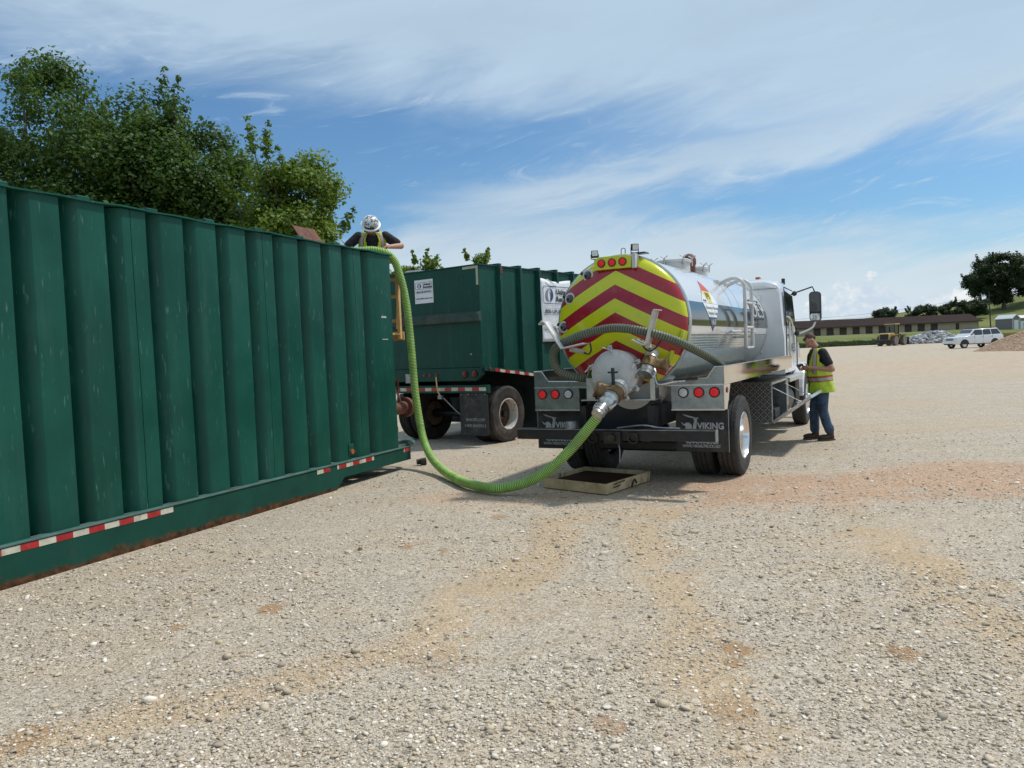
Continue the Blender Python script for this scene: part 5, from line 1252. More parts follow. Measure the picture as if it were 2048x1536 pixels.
for k in range(3): side_decal('decal_mark', [(1.14+.07*k, 2.30+.03*(k % 2)), (1.18+.07*k, 2.30+.03*(k % 2)), (1.20+.07*k, 2.39), (1.15+.07*k, 2.39)], 'ink_black', .007, 3)
for k in range(2): side_decal('decal_mark', [(.90+.09*k, 2.262), (.96+.09*k, 2.262), (.96+.09*k, 2.288), (.91+.09*k, 2.288)], 'ink_black', .007, 3)
fnT = lambda x, y, z: on_tank(y, z, .0075)
for body, y_, z_, w_, s_ in (('Hazardous Materials', .92, 2.165, .66, .06), ('Response Team', 1.0, 2.095, .48, .06)):
    text('lettering', body, s_, 'ink_black', dcl, (.83, y_, z_), (0, 1, 0), (0, 0, 1), width=w_, fn=fnT)
text('lettering', '163', .10, 'decal_white', dcl, (.83, 1.09, 1.965), (0, 1, 0), (0, 0, 1), width=.22, fn=fnT)
# company initials across the band, silver with dark outline
text('lettering', 'OES', .44, 'ink_black', dcl, (.83, 3.92, 2.10), (0, 1, 0), (0, 0, 1), width=1.12, bold=.02, fn=lambda x, y, z: on_tank(y, z, .006))
text('lettering', 'OES', .40, 'decal_silver', dcl, (.83, 3.97, 2.12), (0, 1, 0), (0, 0, 1), width=1.02, fn=lambda x, y, z: on_tank(y, z, .008))
# cab
cb = bpy.data.objects.new('cab', None); COL.objects.link(cb); cb.parent = TR
def cabsec(y, hw, zt, z0=1.12):
    return [(-hw-.03, z0), (hw+.03, z0), (hw+.03, 1.75), (hw, 2.0), (hw-.035, zt-.16), (hw-.10, zt-.06), (hw-.30, zt), (-hw+.30, zt), (-hw+.10, zt-.06), (-hw+.035, zt-.16), (-hw, 2.0), (-hw-.03, 1.75)]
secs = [(5.60, 1.02, 2.72), (5.64, 1.045, 2.80), (5.9, 1.045, 2.87), (6.5, 1.045, 2.87), (6.75, 1.03, 2.80), (7.25, 1.0, 2.1), (7.3, 1.0, 1.95)]
V = []; F = []
for y, hw, zt in secs: V += [(x, y, z) for x, z in cabsec(y, hw, max(zt, 2.2) if zt > 2 else zt)]
nn = 12
for i in range(len(secs)-1):
    for j in range(nn): F.append((i*nn+j, i*nn+(j+1) % nn, (i+1)*nn+(j+1) % nn, (i+1)*nn+j))
F += [tuple(range(nn)), tuple(range((len(secs)-1)*nn+nn-1, (len(secs)-1)*nn-1, -1))]
MB().add(V, F).build('cab_shell', 'truck_white', cb, smooth=35, bevel=.02)
MB().bx(-.98, .98, 5.585, 5.60, 2.655, 2.67).build('roof_seam', 'galv_sheet', cb)
MB().bx(.60, .68, 5.575, 5.598, 1.5, 2.55).build('rear_pressing', 'truck_white', cb, bevel=.012)
plate('rear_window', rrect(-.55, 2.05, .42, 2.52, .12), (0, 5.585, 0), (1, 0, 0), (0, 0, 1), .012, 'glass_dark', cb)
for s_ in (1, -1):
    sx = lambda v: s_*v
    MB().add([(sx(1.080), 5.82, 1.98), (sx(1.080), 6.95, 1.98), (sx(1.055), 6.78, 2.56), (sx(1.055), 5.82, 2.62)], [(0, 1, 2, 3)]).build('door_window', 'glass_dark', cb, solid=.01)
    for p_, q_ in (((1.084, 5.74, 1.2), (1.084, 5.74, 1.95)), ((1.084, 5.74, 1.95), (1.06, 5.74, 2.68)), ((1.084, 7.05, 1.2), (1.084, 7.05, 1.95)), ((1.06, 5.74, 2.68), (1.06, 6.75, 2.66))):
        MB().bar((sx(p_[0]), p_[1], p_[2]), (sx(q_[0]), q_[1], q_[2]), .012, .014).build('door_seam', 'edge_trim', cb)
    MB().tube(smoothpath([(sx(1.09), 5.80, 2.15), (sx(1.11), 6.05, 2.12), (sx(1.11), 6.35, 2.0), (sx(1.10), 6.5, 1.92)], 4), .016, 8).build('belt_moulding', 'truck_white', cb, smooth=50)
    MB().bx(min(sx(1.078), sx(1.10)), max(sx(1.078), sx(1.10)), 5.9, 6.1, 1.80, 1.83).build('door_handle', 'black_steel', cb, bevel=.006)
    ext = MB().tube([(sx(1.12), 5.88, 1.25), (sx(1.12), 5.88, 2.05)], .02, 8); ext.build('grab_handle', 'galv_edge', cb, smooth=50)
    # mirror on two arms
    mr = MB().prism(rrect(1.315, 2.06, 1.535, 2.645, .07), 'y', 7.14, 7.26).build('mirror', 'black_steel', cb, bevel=.03) if s_ > 0 else MB().prism([(-u, v) for u, v in rrect(1.315, 2.06, 1.535, 2.645, .07)][::-1], 'y', 7.14, 7.26).build('mirror', 'black_steel', cb, bevel=.03)
    o_ = plate('mirror_glass', rrect(min(sx(1.335), sx(1.515)), 2.24, max(sx(1.335), sx(1.515)), 2.625, .05), (0, 7.138, 0), (1, 0, 0), (0, 0, 1), .003, 'glass_dark', mr)
    plate('convex_glass', rrect(min(sx(1.335), sx(1.515)), 2.08, max(sx(1.335), sx(1.515)), 2.215, .04), (0, 7.138, 0), (1, 0, 0), (0, 0, 1), .004, 'mirror_glass', mr)
    MB().tube([(sx(1.02), 6.9, 2.60), (sx(1.08), 6.95, 2.63), (sx(1.38), 7.18, 2.74), (sx(1.42), 7.2, 2.64)], .014, 8).build('mirror_arm', 'black_steel', mr, smooth=40)
    MB().tube(smoothpath([(sx(1.05), 7.0, 1.84), (sx(1.14), 7.02, 1.84), (sx(1.36), 7.15, 1.94), (sx(1.42), 7.2, 2.07)], 5), .018, 8).build('mirror_arm', 'galv_edge', mr, smooth=40)
    for (x_, z_) in ((1.075, 2.62), (1.10, 1.84)): MB().ell((sx(x_), 6.95, z_), (.05, .06, .05), 10, 8).build('arm_mount', 'rubber', mr, smooth=60)
text('lettering', 'OES', .22, 'ink_black', cb, (1.085, 6.0, 1.50), (0, 1, 0), (0, 0, 1), width=.8)
MB().bx(.50, .58, 6.1, 6.25, 2.86, 2.93).build('clearance_lamp', 'amber_lens', cb, bevel=.01)
MB().bx(.90, .96, 6.55, 6.62, 2.78, 2.90).build('clearance_lamp', 'black_steel', cb, bevel=.01)
hdp = [(7.31, 1.15), (7.31, 1.98), (8.2, 1.86), (8.95, 1.65), (9.15, 1.4), (9.15, .85), (8.4, .85), (8.3, 1.15)]
MB().prism(hdp, 'x', -.88, .88).build('hood', 'truck_white', TR, bevel=.06, bseg=3)
for s_ in (1, -1):
    fp_ = []
    for k in range(13):
        a = rad(178-k*14.5); fp_.append((YFW+.72*math.cos(a), .60+.66*math.sin(a)))
    fp_ += [(YFW+.60*math.cos(rad(4+k*14.5)), .60+.56*math.sin(rad(4+k*14.5))) for k in range(13)]
    MB().prism(fp_, 'x', *sorted((s_*.86, s_*1.2))).build('front_fender', 'truck_white', TR, bevel=.02)
MB().bx(-1.15, 1.15, 9.15, 9.32, .5, .85).build('front_bumper', 'polished', TR, bevel=.03)
MB().bx(.86, .98, 6.70, 7.35, .95, 1.5).build('splash_panel', 'black_steel', TR)
for k in range(12): MB().bx(.985, .992, 6.72+.05*k, 6.745+.05*k, .97, 1.48).build('grille_rib', 'black_steel', TR)
# ---- grey hose laid over the cradles (its own thing)
T_ = lambda *l: place(TF, l)
hp2 = [T_(*p) for p in ((-.50, .35, 1.32), (-.40, -.02, 1.345), (-.55, -.20, 1.375), (-.72, -.30, 1.46), (-.765, -.36, 1.60), (-.70, -.42, 1.745), (-.44, -.46, 1.855), (-.145, -.46, 1.925), (.107, -.47, 1.945), (.41, -.47, 1.895), (.68, -.36, 1.805), (.90, -.16, 1.675), (1.06, .15, 1.53), (1.10, .55, 1.40), (1.06, 1.0, 1.32), (1.05, 1.6, 1.305))]
pth = resample(smoothpath(hp2, 16), .0075)
cyc = [1.0, 1.0, .96, .93]
gg = MB().tube(pth, [.052*cyc[i % 4] for i in range(len(pth))], 16, mfun=lambda i: 1 if i % 4 >= 2 else 0).build('wash_hose', ['hose_grey', 'hose_grey_groove'], None, smooth=60)
tag(gg, 'grey-green ribbed hose draped across the truck chevrons into the side trays', 'hose')
# ================================================================ PEOPLE
M('skin', (.46, .24, .165), .5, var=.08, scale=14)
M('hair_brown', (.075, .042, .025), .7, var=.3, scale=60, bump=.6, bscale=160)
M('beard_red', (.16, .062, .032), .8, var=.3, scale=60, bump=.6, bscale=160)
M('shirt_black', (.012, .012, .015), .85, var=.25, scale=9, bump=.3, bscale=20)
M('jeans_blue', (.038, .066, .118), .85, var=.5, scale=9, bump=1.0, bscale=16, dirt=(.10, .12, .15), dirtamt=.5, dscale=6)
M('boot_brown', (.050, .036, .026), .7, var=.3, scale=14)
M('boot_sole', (.09, .075, .055), .8, var=.2, scale=12)
M('vest_lime', (.42, .56, .03), .6, var=.18, scale=9, bump=.8, bscale=14)
M('vest_silver', (.34, .33, .31), .4, var=.12, scale=12)
M('vest_orange', (.36, .07, .03), .6, var=.1, scale=12)
M('eye_dark', (.02, .015, .012), .2)
m, T, b = newmat('helmet_shell')
oc = T.node('ShaderNodeTexCoord').outputs['Object']
n_a = T.noise(oc, 32, 3, .5, 1.2); n_b = T.noise(oc, 11, 2, .5)
c = T.mix(T.m('MULTIPLY', T.ss(n_a, .50, .54), T.ss(n_b, .36, .46)), (.72, .73, .73), (.10, .10, .11))
T.l.new(c, b.inputs['Base Color']); b.inputs['Roughness'].default_value = .3
def blob(name, prims, voxel, mat, parent, smooth=4):
    mb = MB()
    for p in prims:
        if p[0] == 'c':
            _, a, ra, c_, rc = p
            mb.cyl(a, c_, ra, rc, n=14); mb.ell(a, (ra, ra, ra), 14, 9); mb.ell(c_, (rc, rc, rc), 14, 9)
        elif p[0] == 'e': mb.ell(p[1], p[2], 18, 12, mat=p[3] if len(p) > 3 else None)
        elif p[0] == 'b': mb.bx(*p[1], mat=p[2] if len(p) > 2 else None)
    o = mb.build('tmp', mat, None)
    r = o.modifiers.new('r', 'REMESH'); r.mode = 'VOXEL'; r.voxel_size = voxel
    s_ = o.modifiers.new('s', 'SMOOTH'); s_.iterations = smooth; s_.factor = .5
    bpy.context.view_layer.update()
    me = bpy.data.meshes.new_from_object(o.evaluated_get(bpy.context.evaluated_depsgraph_get()))
    old = o.data; bpy.data.objects.remove(o); bpy.data.meshes.remove(old)
    me.name = name; me.materials.clear(); me.materials.append(MATS[mat]); me.shade_smooth()
    ob = bpy.data.objects.new(name, me); COL.objects.link(ob); ob.parent = parent
    return ob
def hand(wr, d_, n_, s_, curl=.5):
    """palm and five fingers: d_ along the hand, n_ out of the palm, s_ to the thumb side"""
    wr = Vector(wr); d_ = Vector(d_).normalized(); n_ = Vector(n_); n_ = (n_-d_*n_.dot(d_)).normalized(); s_ = d_.cross(n_)*(1 if d_.cross(n_).dot(Vector(s_)) > 0 else -1)
    pr = []
    for k in range(4): pr.append(('c', wr+d_*.01+s_*(.022-.015*k), .016, wr+d_*.088+s_*(.033-.022*k), .0135))
    for k, L_ in enumerate((.040, .046, .043, .034)):
        b0 = wr+d_*.088+s_*(.033-.022*k)
        c1_ = curl*1.1; p1 = b0+(d_*math.cos(c1_)+n_*math.sin(c1_))*L_
        c2__ = curl*2.3; p2 = p1+(d_*math.cos(c2__)+n_*math.sin(c2__))*L_*.72
        pr += [('c', b0, .0105, p1, .0095), ('c', p1, .0095, p2, .008)]
    t0 = wr+d_*.03+s_*.034; t1 = t0+(d_*.55+s_*.65+n_*.35).normalized()*.042; t2 = t1+(d_*.8+s_*.1+n_*.6).normalized()*.034
    pr += [('c', wr+d_*.02+s_*.01, .018, t0, .014), ('c', t0, .0135, t1, .0115), ('c', t1, .0115, t2, .0095)]
    return pr
class Torso:
    SEC = [(-.20, .205, .165, .0), (-.10, .20, .16, .0), (.0, .19, .15, .0), (.12, .19, .155, .01), (.25, .188, .15, .01), (.38, .195, .138, .0), (.46, .195, .125, -.005), (.52, .165, .105, -.01), (.56, .115, .085, -.01), (.60, .075, .07, -.005)]
    def __init__(s, P, lean, fat=1., twist=0.):
        s.P = Vector(P); s.u = Vector((0, math.sin(lean), math.cos(lean))); s.f = Vector((0, math.cos(lean), -math.sin(lean))); s.r = Vector((1, 0, 0)); s.fat = fat
    def sec(s, t):
        S_ = s.SEC
        for a, b_ in zip(S_, S_[1:]):
            if t <= b_[0]:
                k = max(0, (t-a[0])/(b_[0]-a[0])); q = [a[i]+(b_[i]-a[i])*k for i in range(4)]
                return q
        return list(S_[-1])
    def pt(s, t, th, off=0.):
        _, rx, ry, yo = s.sec(t); w_ = s.fat if t < .5 else 1+(s.fat-1)*.5
        return s.P+s.u*t+s.r*((rx*w_+off)*math.sin(th))+s.f*((ry*w_+off)*math.cos(th)+yo)
    def mesh(s, name, t0, t1, off, mat, parent, nt=26, nth=48, keep=None, mi=None, solid=0., wob=0.):
        V = []; F = []; I = []
        for i in range(nt+1):
            t = t0+(t1-t0)*i/nt
            for j in range(nth):
                th = 2*PI*j/nth-PI
                V.append(s.pt(t, th, off+wob*(math.sin(th*5+t*9)+.6*math.sin(th*9-t*17))*(1 if t < .2 else .4)))
        for i in range(nt):
            for j in range(nth):
                t = t0+(t1-t0)*(i+.5)/nt; th = 2*PI*(j+.5)/nth-PI
                if keep and not keep(t, th): continue
                F.append((i*nth+j, i*nth+(j+1) % nth, (i+1)*nth+(j+1) % nth, (i+1)*nth+j)); I.append(mi(t, th) if mi else 0)
        mb = MB(); mb.v = [tuple(v) for v in V]; mb.f = F; mb.mi = I
        return mb.build(name, mat, parent, smooth=60, solid=solid)
    def prims(s, shrink=0.):
        out = []
        for t in (-.12, -.04, .04, .12, .20, .28, .36, .43, .49):
            _, rx, ry, yo = s.sec(t); w_ = s.fat if t < .5 else 1+(s.fat-1)*.5
            Mx = Matrix((s.r, s.f, s.u)).transposed()
            out.append(('e', s.P+s.u*t+s.f*yo, (rx*w_-shrink, ry*w_-shrink, .085), Mx))
        return out
def vest(t, parent, hem=-.17):
    def keep(tt, th):
        a = abs(th)
        gap = .05+max(0, min(1, (tt-.14)/.34))*.42
        if a < gap: return False
        if tt > .31 and tt < .515 and abs(a-PI/2) < .42*min(1, (tt-.29)/.08): return False
        return True
    def mi(tt, th):
        a = abs(th)
        d_ = abs(tt-.06)
        if tt < .16:
            return 1 if d_ < .028 else (2 if d_ < .05 else 0)
        for cen in (.78, 2.40):
            e_ = abs(a-cen)
            if e_ < .13: return 1
            if e_ < .22: return 2
        return 0
    return t.mesh('safety_vest', hem, .575, .022, ['vest_lime', 'vest_silver', 'vest_orange'], parent, 44, 96, keep, mi, .006, .006)
def head_prims(H, Mh):
    L = lambda x, y, z: H+Mh @ Vector((x, y, z))
    pr = [('e', L(0, -.012, .03), (.077, .096, .092), Mh), ('e', L(0, .018, -.03), (.062, .075, .075), Mh), ('e', L(0, .042, -.075), (.042, .042, .034), Mh),
          ('c', L(0, .092, .005), .011, L(0, .108, -.024), .015), ('e', L(0, .078, .028), (.05, .016, .014), Mh), ('e', L(.032, .068, -.02), (.025, .02, .02), Mh), ('e', L(-.032, .068, -.02), (.025, .02, .02), Mh),
          ('e', L(.078, -.01, -.012), (.012, .02, .032), Mh), ('e', L(-.078, -.01, -.012), (.012, .02, .032), Mh), ('e', L(0, .082, -.058), (.024, .012, .010), Mh)]
    return pr
def face_bits(H, Mh, parent):
    L = lambda x, y, z: H+Mh @ Vector((x, y, z))
    for x in (-.03, .03): MB().ell(L(x, .082, .012), (.011, .006, .006), 8, 6, mat=Mh).build('eye', 'eye_dark', parent, smooth=60)
    MB().ell(L(0, .093, -.057), (.022, .004, .0035), 8, 6, mat=Mh).build('mouth', 'rust_pipe', parent, smooth=60)

# ---- worker standing beside the truck, reading something in his hands
P1 = thing('person', 'man in lime safety vest, black T-shirt and jeans standing by the truck', 'person', (5.21, 13.02, 0), rad(88))
to = Torso((0, -.02, .985), rad(4), 1.13)
Mh = Matrix.Rotation(rad(-48), 3, 'X'); H1 = Vector((0, .135, 1.69))
shL, shR = Vector((-.205, .01, 1.485)), Vector((.205, .01, 1.485))
elL, elR = Vector((-.315, -.10, 1.205)), Vector((.30, -.04, 1.20)); wrL, wrR = Vector((-.13, .20, 1.235)), Vector((.10, .25, 1.22))
pr = head_prims(H1, Mh)+[('c', Vector((0, .02, 1.54)), .062, H1+Vector((0, -.03, -.04)), .06)]+to.prims(.02)
for s_, e_, w_ in ((shL, elL, wrL), (shR, elR, wrR)): pr += [('c', s_, .062, e_, .047), ('c', e_, .047, w_, .030)]
dl = (wrL-elL).normalized(); drr = (wrR-elR).normalized()
pr += hand(wrL, dl, (.6, .25, .35), (0, 0, 1), .55)+hand(wrR, drr, (-.6, .2, .35), (0, 0, 1), .55)
hipL, hipR = Vector((-.10, -.02, .93)), Vector((.10, -.02, .93)); knL, knR = Vector((-.115, .0, .52)), Vector((.115, .06, .52)); anL, anR = Vector((-.125, -.10, .12)), Vector((.115, .06, .12))
for h_, k_, a_ in ((hipL, knL, anL), (hipR, knR, anR)): pr += [('c', h_, .075, k_, .05), ('c', k_, .05, a_, .04)]
blob('body', pr, .0075, 'skin', P1, 3)
face_bits(H1, Mh, P1)
LH = lambda x, y, z: H1+Mh @ Vector((x, y, z))
blob('hair', [('e', LH(0, -.030, .052), (.0785, .086, .0745), Mh), ('e', LH(0, -.065, .012), (.072, .048, .055), Mh), ('e', LH(0, .028, .088), (.055, .05, .024), Mh)], .007, 'hair_brown', P1, 2)
blob('t_shirt', to.prims(-.004)+[('c', shL, .078, shL.lerp(elL, .62), .072), ('c', shR, .078, shR.lerp(elR, .62), .072), ('c', Vector((0, .005, 1.50)), .09, Vector((0, .02, 1.555)), .07)], .011, 'shirt_black', P1, 3)
jp = [('e', Vector((0, -.025, .93)), (.19, .155, .13))]
for h_, k_, a_ in ((hipL, knL, anL), (hipR, knR, anR)): jp += [('c', h_, .108, k_, .083), ('c', k_, .083, k_.lerp(a_, .55), .078), ('c', k_.lerp(a_, .55), .078, a_+Vector((0, 0, .06)), .078)]
blob('jeans', jp, .011, 'jeans_blue', P1, 3)
for a_ in (anL, anR):
    bt = blob('boot', [('c', a_+Vector((0, -.01, .10)), .062, a_+Vector((0, -.015, -.03)), .056), ('e', a_+Vector((0, .08, -.062)), (.052, .125, .048)), ('e', a_+Vector((0, -.02, -.06)), (.048, .06, .05))], .009, 'boot_brown', P1, 3)
    MB().prism([(a_.x-.052+(.006 if q else 0), 0) for q in ()]+[(a_.x+.054*math.cos(2*PI*k/18)*(1.0 if math.sin(2*PI*k/18) > 0 else .9), a_.y+.055+.15*math.sin(2*PI*k/18)) for k in range(18)], 'z', .003, .028).build('sole', 'boot_sole', bt)
vest(to, P1)
dv_ = thing('handheld_device', 'small dark handheld control held in the standing man\'s hands', 'remote control', (0, 0, 0))
cpos = Matrix.Translation((5.21, 13.02, 0)) @ Matrix.Rotation(rad(88), 4, 'Z') @ Vector((-.02, .33, 1.285))
dv_.location = cpos; dv_.rotation_euler = (rad(-25), 0, rad(88))
MB().bx(-.085, .085, -.035, .035, -.018, .018).build('case', 'black_steel', dv_, bevel=.01)
MB().bx(-.05, .05, -.022, .022, .0185, .021).build('screen', 'galv_edge', dv_)
for x in (-.065, .065): MB().cyl((x, 0, .018), (x, 0, .034), .008, n=8).build('button', 'galv_edge', dv_)

# ---- worker on the tank's end ladder, leaning over the roof with the hose
P2 = thing('person', 'man in white hard hat and safety vest leaning over the tank top with the hose', 'person', place(CF, (-.60, .48, 2.235)), -CF[2]+PI+rad(33))
to = Torso((0, -.02, .93), rad(24), 1.06)
nk = to.P+to.u*.57
Mh = Matrix.Rotation(rad(-50), 3, 'X') @ Matrix.Rotation(rad(-6), 3, 'Z'); H2 = nk+Vector((.01, .175, .045))
def TP(x, y, t): return to.P+to.u*t+to.r*x+to.f*y
shL, shR = TP(-.205, .0, .49), TP(.205, .0, .49)
elL, elR = Vector((-.44, .17, 1.225)), Vector((.42, .20, 1.20)); wrL, wrR = Vector((-.25, .38, 1.185)), Vector((.42, .46, 1.10))
pr = head_prims(H2, Mh)+[('c', TP(0, 0, .54), .062, H2+Mh @ Vector((0, -.03, -.05)), .06)]+to.prims(.02)
for s_, e_, w_ in ((shL, elL, wrL), (shR, elR, wrR)): pr += [('c', s_, .062, e_, .050), ('c', e_, .050, w_, .032)]
pr += hand(wrL, (.75, .62, -.12), (0, .2, -1), (0, 1, 0), .45)+hand(wrR, (-.2, .9, -.1), (0, .1, -1), (-1, 0, 0), .35)
hipL, hipR = Vector((-.10, -.06, .90)), Vector((.10, -.06, .90)); knL, knR = Vector((-.12, .0, .50)), Vector((.12, .02, .50)); anL, anR = Vector((-.12, -.06, .11)), Vector((.12, -.06, .11))
for h_, k_, a_ in ((hipL, knL, anL), (hipR, knR, anR)): pr += [('c', h_, .075, k_, .05), ('c', k_, .05, a_, .04)]
blob('body', pr, .0075, 'skin', P2, 3)
face_bits(H2, Mh, P2)
LH = lambda x, y, z: H2+Mh @ Vector((x, y, z))
blob('beard', [('e', LH(0, .045, -.085), (.05, .045, .038), Mh), ('e', LH(0, .02, -.065), (.066, .05, .035), Mh)], .007, 'beard_red', P2, 2)
hh = bpy.data.objects.new('hard_hat', None); COL.objects.link(hh); hh.parent = P2
hh.matrix_parent_inverse = Matrix.Identity(4); hm = Mh.to_4x4(); hm.translation = H2; hh.matrix_local = hm
MB().lathe([(.150, .034), (.146, .028), (.127, .040), (.124, .07), (.116, .11), (.095, .145), (.06, .168), (.02, .178), (0, .179)], (0, -.006, 0), (0, 0, 1), 40, caps=False).build('shell', 'helmet_shell', hh, smooth=40)
MB().lathe([(.152, .024), (.152, .036), (.120, .046), (.120, .03)], (0, -.006, 0), (0, 0, 1), 40, close=True).build('brim', 'white_vinyl', hh, smooth=40)
mb = MB()
for i in range(7):
    a = rad(50+i*12); r_ = .1285
    mb.v += [(r_*math.cos(a), -.006+r_*math.sin(a), .047), (r_*.985*math.cos(a), -.006+r_*.985*math.sin(a), .075)]
mb.f = [(2*i, 2*i+2, 2*i+3, 2*i+1) for i in range(6)]; mb.mi = [0]*6
mb.build('front_label', 'edge_trim', hh, solid=.004)
blob('t_shirt', to.prims(-.004)+[('c', shL, .080, shL.lerp(elL, .72), .072), ('c', shR, .080, shR.lerp(elR, .72), .072), ('c', TP(0, 0, .50), .09, TP(0, 0, .555), .07)], .011, 'shirt_black', P2, 3)
jp = [('e', Vector((0, -.045, .90)), (.175, .145, .13))]
for h_, k_, a_ in ((hipL, knL, anL), (hipR, knR, anR)): jp += [('c', h_, .10, k_, .08), ('c', k_, .08, a_+Vector((0, 0, .05)), .072)]
blob('jeans', jp, .012, 'jeans_blue', P2, 3)
for a_ in (anL, anR): blob('boot', [('c', a_+Vector((0, -.01, .10)), .06, a_+Vector((0, -.015, -.03)), .055), ('e', a_+Vector((0, .08, -.062)), (.05, .12, .046)), ('e', a_+Vector((0, -.02, -.06)), (.047, .06, .05))], .010, 'boot_brown', P2, 2)
vest(to, P2)
lg_ = MB().lathe([(.030, 0), (.036, 0), (.036, .003), (.030, .003)], TP(-.035, .158, .27), to.f, 20, close=True).build('shirt_emblem', 'ink_grey', P2)

# ================================================================ WHITE SUV
SV = thing('suv', 'white four-door SUV parked behind the reddish stone heap', 'car', (47.6, 79.2, .085), rad(190)); SV.scale = (1, 1, 1.06)
M('suv_white', (.74, .75, .76), .2, var=.02, coat=.6)
M('plastic_dark', (.02, .02, .021), .6)
M('chrome', (.6, .6, .6), .15, 1.0, var=.02)
def sect(x, hw, z0, z1): return [(x, -hw, z0), (x, hw, z0), (x, hw+.03, (z0+z1)/2), (x, hw-.02, z1), (x, -hw+.02, z1), (x, -hw-.03, (z0+z1)/2)]
V = []; F = []
st = [(2.72, .86, .50, .98), (2.62, .93, .42, 1.08), (1.35, .96, .36, 1.17), (1.2, .96, .36, 1.20), (-2.55, .96, .36, 1.24), (-2.72, .93, .45, 1.18), (-2.76, .90, .50, 1.1)]
for q in st: V += sect(*q)
for i in range(len(st)-1):
    for j in range(6): F.append((i*6+j, (i+1)*6+j, (i+1)*6+(j+1) % 6, i*6+(j+1) % 6))
F += [tuple(range(5, -1, -1)), tuple(range((len(st)-1)*6, len(st)*6))]
MB().add(V, F).build('body', 'suv_white', SV, smooth=30, bevel=.03)
V = []; gs = [(1.28, .90, 1.18), (.55, .78, 1.80), (-2.15, .80, 1.86), (-2.66, .88, 1.22)]
mb = MB(); mb.add([(x, -hw, z) for x, hw, z in gs]+[(x, hw, z) for x, hw, z in gs], [(0, 1, 2, 3), (7, 6, 5, 4), (0, 4, 5, 1), (1, 5, 6, 2), (2, 6, 7, 3)])
mb.build('greenhouse', 'suv_white', SV, bevel=.05, smooth=30)
for s_ in (-1, 1):
    for pts in (((1.02, 1.22), (.47, 1.72), (-.32, 1.74), (-.32, 1.24)), ((-.44, 1.24), (-.44, 1.74), (-1.26, 1.75), (-1.34, 1.26)), ((-1.46, 1.26), (-1.38, 1.75), (-2.12, 1.76), (-2.48, 1.30))):
        yy = lambda z: s_*(.905-(z-1.18)*.185+.012)
        MB().add([(x, yy(z), z) for x, z in pts], [(0, 1, 2, 3)]).build('side_window', 'glass_dark', SV, solid=.01)
    MB().bx(.80, .92, *sorted((s_*.98, s_*1.16)), 1.20, 1.36).build('wing_mirror', 'suv_white', SV, bevel=.03)
    for x in (-.32, -1.36): MB().bx(x+.05, x+.22, *sorted((s_*.97, s_*.995)), 1.04, 1.08).build('door_handle', 'chrome', SV)
    for x in (.62, -.38, -1.42): MB().bx(x-.006, x+.006, *sorted((s_*.955, s_*.984)), .46, 1.18).build('door_seam', 'plastic_dark', SV)
    MB().bx(-1.15, 1.35, *sorted((s_*.95, s_*.99)), .36, .43).build('running_board', 'plastic_dark', SV)
    MB().bx(2.55, 2.735, *sorted((s_*.52, s_*.90)), .86, 1.0).build('headlamp', 'lamp_clear', SV, bevel=.02)
    for x in (1.78, -1.72):
        wl = bpy.data.objects.new('wheel', None); COL.objects.link(wl); wl.parent = SV
        MB().lathe([(.27, -.12), (.33, -.13), (.385, -.11), (.39, 0), (.385, .11), (.33, .13), (.27, .12)], (x, s_*.86, .39), (0, s_, 0), 36, caps=False).build('tyre', 'rubber', wl, smooth=40)
        MB().lathe([(.27, .11), (.26, .125), (.24, .07), (.10, .09), (.07, .12), (0, .12)], (x, s_*.86, .39), (0, s_, 0), 30, caps=False).build('rim', 'rim_alu', wl, smooth=30)
        for k in range(6):
            a = 2*PI*k/6; MB().bar((x+.06*math.cos(a), s_*.975, .39+.06*math.sin(a)), (x+.25*math.cos(a), s_*.975, .39+.25*math.sin(a)), .07, .03, up=(0, 1, 0)).build('spoke', 'rim_alu', wl)
        arch = [(x+.50*math.cos(rad(180-k*15)), .37+.50*math.sin(rad(180-k*15))) for k in range(13)]
        MB().prism(arch, 'y', *sorted((s_*.80, s_*.994))).build('wheel_arch', 'plastic_dark', SV)
MB().add([(1.10, -.80, 1.24), (1.10, .80, 1.24), (.62, .72, 1.74), (.62, -.72, 1.74)], [(0, 1, 2, 3)]).build('windscreen', 'glass_dark', SV, solid=.03, loc=(.03, 0, .02))
MB().bx(2.66, 2.745, -.50, .50, .80, 1.0).build('grille', 'plastic_dark', SV, bevel=.02)
MB().bx(2.74, 2.76, -.50, .50, .89, .92).build('grille_bar', 'chrome', SV)
MB().bx(2.62, 2.86, -.92, .92, .44, .70).build('front_bumper', 'suv_white', SV, bevel=.05)
MB().bx(2.80, 2.87, -.6, .6, .38, .5).build('air_dam', 'plastic_dark', SV, bevel=.02)
MB().bx(-2.86, -2.66, -.92, .92, .44, .70).build('rear_bumper', 'suv_white', SV, bevel=.05)
for y in (-.62, .62): MB().cyl((.3, y, 1.90), (-2.0, y, 1.93), .025, n=8).build('roof_rail', 'plastic_dark', SV)

